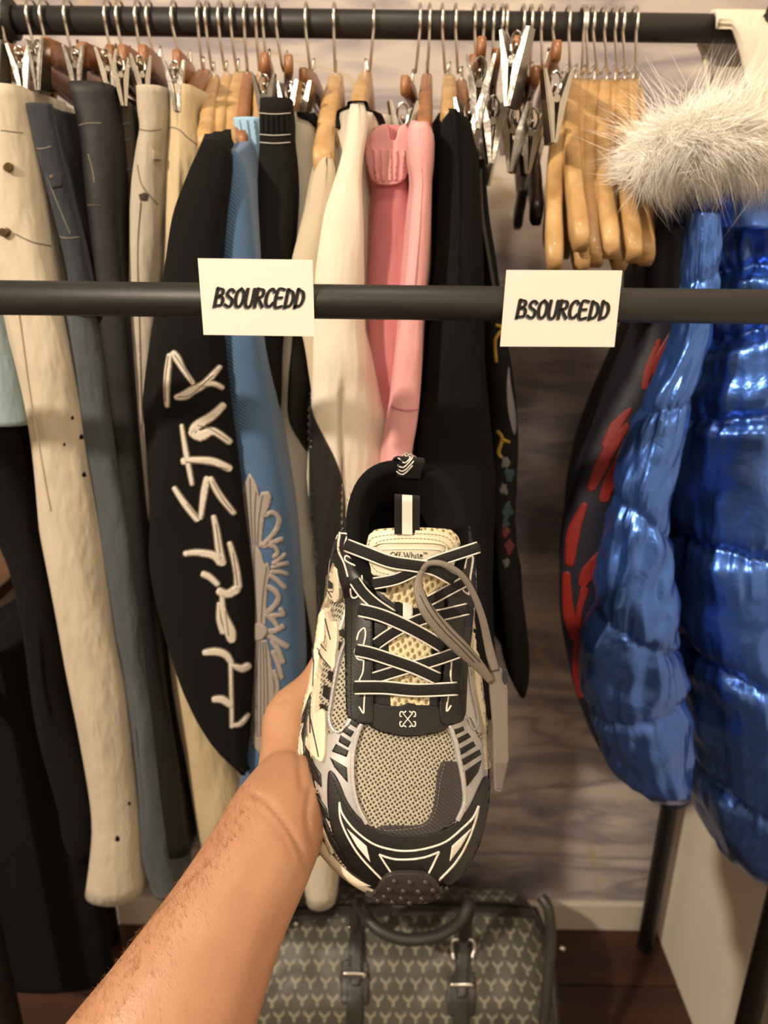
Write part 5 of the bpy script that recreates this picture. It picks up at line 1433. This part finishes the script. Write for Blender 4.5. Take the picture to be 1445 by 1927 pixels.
hr = mesh('arm_hair', V, Fc, mat('arm_hair', '8a5e3a', .45), person); hr['kind'] = 'stuff'
# ================================================================ blue puffer jacket with fur hood
M_puff = bpy.data.materials.new('metallic_blue_nylon'); M_puff.use_nodes = True
def _puff():
    N = M_puff.node_tree.nodes; L = M_puff.node_tree.links; b = N['Principled BSDF']
    b.inputs['Base Color'].default_value = (*lin('4774cc'), 1); b.inputs['Metallic'].default_value = .8; b.inputs['Roughness'].default_value = .29
    b.inputs['Coat Weight'].default_value = .35; b.inputs['Coat Roughness'].default_value = .2
    tc = N.new('ShaderNodeTexCoord'); n = N.new('ShaderNodeTexNoise'); n.inputs['Scale'].default_value = 38; n.inputs['Detail'].default_value = 5; n.inputs['Distortion'].default_value = 1.2
    L.new(tc.outputs['Object'], n.inputs[0]); bp = N.new('ShaderNodeBump'); bp.inputs['Strength'].default_value = .35; bp.inputs['Distance'].default_value = .004
    L.new(n.outputs[0], bp.inputs['Height']); L.new(bp.outputs[0], b.inputs['Normal']); L.new(bp.outputs[0], b.inputs['Coat Normal'])
_puff()
def puff(name, rows, Yc, yd, seams, m, parent, seed=0, nr=230, nth=150, depth=.010, wr=.0045, cap=True, tilt=0):
    """quilted down-filled tube: rows give the outline in the plane Yc, seams (py at the left edge, py at the right edge)"""
    R = rows_interp(rows, nr); V, Fc = [], []
    for (py, xl, xr) in R:
        A, B = P(xl, py, Yc), P(xr, py, Yc); c = (A+B)/2; hw = (B.x-A.x)/2
        hy = min(yd, hw*1.3)
        end = min(1, abs(py-R[-1][0])/14+.35) if cap else 1
        for k in range(nth):
            a = 2*pi*k/nth; ca, sa = cos(a), sin(a)
            q = (ca+1)/2; d = 1e9; band = 0; above = 0
            for i, (s0, s1) in enumerate(seams):
                sy = lerp(s0, s1, q) + 6*noise.noise(Vector((ca*2.5, sa*2.5, i+seed)))
                if abs(py-sy) < d: d = abs(py-sy)
                if py > sy: band = i+1
            pinch = exp(-(d/15)**1.3)
            wn = noise.noise(Vector((ca*7+seed, sa*7, band*3.1+py*.004)))
            wn2 = abs(noise.noise(Vector((ca*16+seed, sa*16, band*1.7+py*.006))))
            big = noise.noise(Vector((ca*2.0, sa*2.0+band, py*.010+seed)))
            di = noise.noise(Vector((ca*3+py*.012, sa*3+band*2, seed+py*.02)))
            off = -depth*pinch*1.25 + wr*(exp(-(d/42))*(wn*1.6-wn2*1.8+.5)) + .007*big + .006*(di if d > 20 else di*d/20)
            off *= min(1.0, hw/.045)
            sqx = abs(ca)**.85*(1 if ca > 0 else -1); sqy = abs(sa)**.85*(1 if sa > 0 else -1)
            V.append(Vector((c.x + (sqx*hw + ca*off)*end, Yc + (sqy*hy + sa*off)*end, c.z)))
    for r in range(nr):
        for k in range(nth):
            k2 = (k+1) % nth; Fc.append((r*nth+k, (r+1)*nth+k, (r+1)*nth+k2, r*nth+k2))
    Fc.append(tuple(range(nth))); Fc.append(tuple(nr*nth+k for k in range(nth))[::-1])
    o = mesh(name, V, Fc, m, parent); fixn(o); return o
pj = thing('blue_puffer_jacket', 'shiny metallic blue quilted puffer jacket with white fur hood trim at the right', 'jacket')
jb = puff('jacket_body', [(335,1282,1500),(380,1268,1545),(450,1262,1560),(560,1266,1560),(640,1258,1562),(740,1238,1562),(860,1228,1562),(985,1240,1560),(1100,1246,1560),(1200,1262,1560),(1300,1282,1558),(1420,1298,1556),(1500,1306,1550),(1550,1322,1545),(1585,1350,1535),(1600,1375,1520)], .865, .125,
          [(330,300),(520,440),(640,520),(765,715),(985,992),(1190,1250),(1425,1470),(1618,1610)], M_puff, pj, 2.0, depth=.012, wr=.006)
js = puff('sleeve', [(400,1296,1352),(520,1285,1350),(600,1272,1340),(640,1262,1330),(700,1240,1312),(760,1212,1292),(870,1168,1268),(960,1150,1258),(1080,1128,1262),(1170,1108,1270),(1250,1096,1280),(1320,1097,1288),(1400,1128,1291),(1450,1168,1290),(1488,1222,1287),(1500,1250,1280)], .742, .055,
          [(540,500),(770,745),(930,1000),(1145,1210),(1330,1290),(1492,1495)], M_puff, pj, 7.0, nr=200, nth=110, depth=.0065, wr=.0030)
M_cuff = mat('ribbed_cuff', '14254f', .6, weave=(300, .6))
tube('cuff', [P(1262,1478,.742), P(1266,1503,.742)], .019, M_cuff, pj, 20)
# quilting thread in the seams
# hood
hood = puff('hood', [(262,1262,1480),(300,1240,1500),(350,1232,1520),(400,1248,1530),(440,1275,1520)], .80, .07, [(340,340)], M_puff, pj, 5.0, nr=60, nth=90, depth=.006, wr=.004)
# fur
random.seed(11)
M_fur = bpy.data.materials.new('white_fur'); M_fur.use_nodes = True
_b = M_fur.node_tree.nodes['Principled BSDF']; _b.inputs['Base Color'].default_value = (*lin('fffcf4'), 1); _b.inputs['Roughness'].default_value = .7
_b.inputs['Sheen Weight'].default_value = .3
fc = catmull([P(x, y, Y) for x, y, Y in ((1216,325,.74),(1238,290,.735),(1285,270,.73),(1340,262,.725),(1400,272,.73),(1460,290,.74),(1530,300,.76))], 10)
tube('fur_backing', fc, .017, M_fur, pj, 14)
V, Fc = [], []
clumps = []
for _ in range(620):
    i = random.random()*(len(fc)-1.01); k = int(i); p = fc[k].lerp(fc[k+1], i-k); t = (fc[k+1]-fc[k]).normalized()
    a = random.uniform(0, 2*pi); u1 = t.orthogonal().normalized(); u2 = t.cross(u1); rd = u1*cos(a)+u2*sin(a)
    clumps.append((p, t, rd, random.uniform(.6, 1.15)))
for _i in range(12500):
    p, t, rd, ls = random.choice(clumps)
    if _i > 11800: ls = 1.9; rd = (rd+Vector((0,0,.8))).normalized()
    base = p + t*random.gauss(0, .006); r1 = (rd + Vector((random.gauss(0,.22), random.gauss(0,.22), random.gauss(0,.22)))).normalized()
    base = base + r1*.015
    ln = .036*ls*random.uniform(.6, 1.1)
    sweep = t*(-.35 if p.x < fc[20].x else .25)
    d1_ = (r1 + sweep*.6 + Vector((0, 0, .05))).normalized(); tip = p + t*0 + (rd+sweep).normalized()*(.015+ln*1.05) + Vector((0, 0, -.010))
    m1 = base + d1_*ln*.45
    if r1.z < -.2: tip.z -= .008
    tip = tip.lerp(base+d1_*ln, .45)
    sd = d1_.orthogonal().normalized(); s2 = d1_.cross(sd); w = .00026; b = len(V)
    for q, ww in ((base, w), (m1, w*.8)):
        for kk in range(3): an = 2*pi*kk/3; V.append(q + sd*cos(an)*ww + s2*sin(an)*ww)
    V.append(tip)
    for kk in range(3): k2 = (kk+1) % 3; Fc.append((b+kk, b+k2, b+3+k2, b+3+kk)); Fc.append((b+3+kk, b+3+k2, b+6))
fur = mesh('fur_trim', V, Fc, M_fur, pj); tag(fur, kind='stuff')
t_ = thing('wooden_hanger', 'wooden hanger holding the blue puffer jacket at the right edge', 'hanger', 'wooden hangers holding clothes')
nk = P(1442, 160, RY); hook(1452, nk, t_); wood_body(nk, P(1400, 330, .80), M_wood, t_, .009, .016); tube('ferrule', [nk-Vector((0,0,.004)), nk+Vector((0,0,.004))], .0034, M_chrome, t_, 8)
# red and black jacket behind the sleeve
M_rb = mat('navy_black_shell', '0c0e1c', .6, bump=(30, .4, .004)); M_red = mat('red_print_shell', '74160b', .55)
rj = thing('red_black_jacket', 'dark jacket with red wavy stripes behind the blue puffer sleeve', 'jacket')
rb = slab('jacket_body', [(330,1228,1300),(420,1220,1300),(520,1216,1300),(620,1216,1295),(700,1184,1280),(800,1134,1262),(900,1094,1240),(1020,1064,1210),(1150,1058,1196),(1250,1074,1190),(1330,1094,1186),(1420,1132,1196),(1460,1160,1206)], .80, 1.08, M_rb, rj, seed=31, fold=.0025, tb=.7, dx=.05)
RB = bvh_of([rb])
for pts, w in (([(1268,622),(1250,662),(1232,700)], [10,24,14]), ([(1240,640),(1222,690),(1212,730)], [8,16,10]), ([(1186,770),(1160,800),(1138,840)], [8,22,12]), ([(1180,800),(1140,860),(1112,920)], [10,26,14]), ([(1176,840),(1150,900),(1136,940)], [10,24,16]),
               ([(1100,950),(1080,1000),(1072,1060)], [12,26,16]), ([(1130,1040),(1108,1075),(1096,1100)], [10,28,14]), ([(1066,1080),(1070,1150),(1082,1200)], [14,22,18]), ([(1100,1110),(1090,1150),(1088,1180)], [16,10,14]), ([(1084,1210),(1090,1260),(1092,1310)], [12,26,10]), ([(1110,1230),(1100,1260),(1094,1300)], [12,18,8])):
    stroke('red_stripe', pts, w, .0007, M_red, rj, RB)
# white sweatshirt over the rail in the corner
ws = thing('white_sweatshirt', 'white sweatshirt draped over the end of the hanging rail, top right', 'sweatshirt')
V, Fc = [], []; NX, NP = 26, 30
for i in range(NX+1):
    px = lerp(1350, 1560, i/NX); X = P(px, 45, RY-.02).x
    fy = lerp(10, 300, sstep((px-1352)/150)); zf = min(P(px, fy+20, RY-.025).z, RZ-.002)
    zb = P(px, lerp(95, 190, sstep((px-1350)/30)), RY+.02).z
    for k in range(NP+1):
        q = k/NP
        if q < .4: z = lerp(zf, RZ, q/.4); y = RY-.0175-.006*sin(pi*q/.4)
        elif q < .6: a = pi*(1-(q-.4)/.2); z = RZ+.0175*sin(a); y = RY+.0175*cos(a)
        else: z = lerp(RZ, zb, (q-.6)/.4); y = RY+.0175+.012*sin(pi*(q-.6)/.4)
        wv = .004*noise.noise(Vector((X*30, z*14, 3))); V.append(Vector((X - .012*sin(pi*q)*0, y+wv*(-1 if q < .5 else 1)*.5+(-.002 if q < .5 else .002), z)))
for i in range(NX):
    for k in range(NP): a = i*(NP+1)+k; Fc.append((a, a+1, a+NP+2, a+NP+1))
wsb = mesh('draped_cloth', V, Fc, cloth('white_sweat_cloth', 'd8cfbd', 'e0d8c8'), ws); so = wsb.modifiers.new('s', 'SOLIDIFY'); so.thickness = .005; so.offset = 1
wbv = bvh_of([wsb])
for pts in ([(1441,22),(1447,28),(1440,36),(1448,44)], [(1436,30),(1441,34)]): stroke('embroidery', pts, 2.5, .006, M_ink, ws, wbv)
# ================================================================ duffel bag on the floor
def chevron():
    m = bpy.data.materials.new('chevron_canvas'); m.use_nodes = True; N = m.node_tree.nodes; L = m.node_tree.links; b = N['Principled BSDF']; b.inputs['Roughness'].default_value = .5
    tc = N.new('ShaderNodeTexCoord'); sp = N.new('ShaderNodeSeparateXYZ'); L.new(tc.outputs['UV'], sp.inputs[0])
    def M(op, a, c=None):
        n = N.new('ShaderNodeMath'); n.operation = op
        for i, v in enumerate((a, c)):
            if v is None: continue
            if isinstance(v, (int, float)): n.inputs[i].default_value = v
            else: L.new(v, n.inputs[i])
        return n.outputs[0]
    u = M('MULTIPLY', sp.outputs[0], 40.0); v = M('MULTIPLY', sp.outputs[1], 40.0)
    row = M('FLOOR', v); u2 = M('ADD', u, M('MULTIPLY', row, .5))
    fu = M('SUBTRACT', M('FRACT', u2), .5); fv = M('SUBTRACT', M('FRACT', v), .5); au = M('ABSOLUTE', fu)
    arms = M('LESS_THAN', M('ABSOLUTE', M('SUBTRACT', M('SUBTRACT', fv, M('MULTIPLY', au, .85)), -.02)), .125)
    armw = M('LESS_THAN', au, .36)
    stem = M('MULTIPLY', M('LESS_THAN', au, .10), M('MULTIPLY', M('LESS_THAN', fv, .0), M('GREATER_THAN', fv, -.36)))
    y = M('MAXIMUM', M('MULTIPLY', arms, armw), stem)
    mx = N.new('ShaderNodeMix'); mx.data_type = 'RGBA'; L.new(y, mx.inputs[0]); mx.inputs[6].default_value = (*lin('504e46'), 1); mx.inputs[7].default_value = (*lin('8a8776'), 1)
    L.new(mx.outputs[2], b.inputs['Base Color'])
    bp = N.new('ShaderNodeBump'); bp.inputs['Strength'].default_value = .3; bp.inputs['Distance'].default_value = .001; L.new(y, bp.inputs['Height']); L.new(bp.outputs[0], b.inputs['Normal'])
    return m
M_chev = chevron(); M_leather = mat('grey_leather', '34312e', .45, bump=(300, .3, .0006))
bag = thing('duffel_bag', 'grey chevron-patterned duffel bag with dark leather straps on the floor under the rack', 'bag')
BX0, BX1 = -.225, .305
def bsec(q):                              # closed cross section in Y,Z: q 0..1, starting at the bottom front
    pts = [(.865,.0),(.845,.03),(.842,.12),(.862,.20),(.905,.255),(.955,.285),(.99,.292),(1.03,.285),(1.08,.255),(1.11,.19),(1.12,.10),(1.11,.02),(1.09,.0)]
    return pts
SEC = catmull([(y, z, 0) for y, z in bsec(0)], 5)
V, Fc = [], []; NXb = 60; n = len(SEC); acc = [0]
for a, c in zip(SEC, SEC[1:]): acc.append(acc[-1]+(c-a).length)
for i in range(NXb+1):
    q = i/NXb; X = lerp(BX0, BX1, q); e = abs(q*2-1); kx = 1-.10*max(0, (e-.8)/.2)**2
    for j, p in enumerate(SEC):
        cy, cz = .98, .10; top = max(0, (p.y-.12)/.17)
        sag = -.030*sin(pi*q)**2*top*0 - .045*max(0, (e-.72)/.28)**1.5*top
        w = .010*noise.noise(Vector((X*9, p.x*14, p.y*10))) + .007*noise.noise(Vector((X*22, p.x*26, p.y*26+4)))
        V.append(Vector((X, cy+(p.x-cy)*kx - w*.8*(1 if p.y > .03 else 0), max(.001, p.y*kx + sag + w*(1 if p.y > .05 else 0)))))
for i in range(NXb):
    for j in range(n-1): Fc.append((i*n+j, i*n+j+1, (i+1)*n+j+1, (i+1)*n+j))
    Fc.append((i*n+n-1, i*n, (i+1)*n, (i+1)*n+n-1))
Fc.append(tuple(range(n))[::-1]); Fc.append(tuple(NXb*n+j for j in range(n)))
bb = mesh('bag_body', V, Fc, M_chev, bag); fixn(bb)
uvl = bb.data.uv_layers.new(name='uv')
for p in bb.data.polygons:
    for li in p.loop_indices:
        vi = bb.data.loops[li].vertex_index; j = vi % n; uvl.data[li].uv = (bb.data.vertices[vi].co.x*1.0, acc[j])
BG = bvh_of([bb])
# zip flap along the top, end piping, corner patches
stroke('top_band', [(540,1722),(620,1716),(760,1712),(900,1712),(1010,1716)], 26, .003, M_leather, bag, BG, n=8, grid=12)
stroke('zip', [(545,1716),(620,1710),(760,1706),(900,1706),(1005,1710)], 5, .0045, M_dkmetal, bag, BG, n=8, grid=8)
for X in (BX0+.006, BX1-.006):
    i = 1 if X < 0 else NXb-1; path = [bb.data.vertices[i*n+j].co.copy() for j in range(n)]
    tube('end_piping', path, .006, M_leather, bag, 8)
patch_ = decal('corner_patch', sm([(968,1700),(1000,1668),(1030,1664),(1046,1690),(1052,1750),(1058,1830),(1064,1927),(1038,1927),(1024,1800),(1012,1740),(990,1722)], 3), .003, M_leather, bag, BG, 10)
tube('side_strap', catmull([PD(x, y, d) for x, y, d in ((1018,1688,1.20),(1032,1712,1.19),(1036,1770,1.19),(1030,1850,1.185),(1022,1940,1.18))], 6), .009, M_leather, bag, 10)
def bstroke(name, pts, w, t, m, lift=0.0): return stroke(name, pts, w, t, m, bag, BG, n=6, grid=8, lift=lift)
for x0, y0, x1 in ((672,1738,668),(871,1760,868)):
    st_ = bstroke('strap', [(x0,y0-10),(x0,y0+60),(x1,1870),(x1-2,1990)], 30, .0035, M_leather)
    bstroke('strap_tab', [(x0,y0+10),(x0-1,y0+70),(x1+1,y0+112)], 20, .008, M_leather)
    tabp_ = decal('strap_base', sm([(x1-24,y0+70),(x1+24,y0+70),(x1+26,y0+140),(x1+18,y0+152),(x1-18,y0+152),(x1-26,y0+140)], 2), .0028, M_leather, bag, BG, 8)
    if x0 > 800:
        bstroke('buckle', [(x0-18,y0+44),(x0-18,y0+12),(x0+18,y0+12),(x0+18,y0+44)], 5, .012, M_chrome)
    else: bstroke('buckle', [(x0-16,y0+14),(x0-12,y0+10),(x0-8,y0+14)], 6, .012, M_chrome)
    bstroke('keeper', [(x1-21,y0+92),(x1+21,y0+94)], 9, .013, M_chrome)
hp_ = catmull([PD(x, y, d) for x, y, d in ((668,1745,1.215),(676,1700,1.185),(690,1725,1.165),(716,1752,1.15),(765,1768,1.145),(825,1760,1.15),(866,1732,1.165),(884,1700,1.185),(872,1765,1.215))], 8)
tube('handle', hp_, .0095, M_leather, bag, 12)
hp_ = catmull([Vector((X, Y, z)) for X, Y, z in ((-.055,1.07,.265),(-.06,1.09,.30),(-.02,1.10,.325),(.03,1.105,.33),(.09,1.10,.32),(.125,1.09,.30),(.12,1.07,.262))], 8)
tube('handle', hp_, .0085, M_leather, bag, 12)
for (x, y) in ((557,1738),(1058,1784)):
    h = BG.ray_cast(CAM, ray(x, y).normalized()); c = h[0] if h[0] else PD(x, y, 1.25)
    tube('stud', [c, c+(CAM-c).normalized()*.010], .0055, M_chrome, bag, 10)
# ================================================================ wall shelf at the left
sh = thing('wall_shelf', 'brown wooden wall shelf seen low at the left edge behind the clothes', 'shelf')
M_shelf = wood('shelf_wood', '4a2f17', '7a5228', 4, .5, 'X')
box('shelf_board', (-1.25, 1.0, .862), (-.60, WY, .885), M_shelf, sh, .003)
box('front_board', (-1.25, 1.0, .800), (-.60, 1.022, .862), M_shelf, sh, .003)
box('bracket_rail', (-1.25, 1.19, .77), (-.60, WY, .862), M_trim, sh, .002)
# ================================================================ put every thing's own origin at its base
def _below(o):
    for c in o.children:
        yield c
        yield from _below(c)
bpy.context.view_layer.update()
for o in [o for o in scene.objects if o.type == 'EMPTY' and o.parent is None]:
    lo, hi = Vector((1e9,)*3), Vector((-1e9,)*3)
    for c in _below(o):
        if c.type != 'MESH': continue
        for b in c.bound_box:
            for k in range(3): lo[k] = min(lo[k], b[k]); hi[k] = max(hi[k], b[k])
    if lo.x > hi.x: continue
    loc = Vector(((lo.x+hi.x)/2, (lo.y+hi.y)/2, lo.z)); o.location = loc
    for c in o.children: c.location = c.location - loc
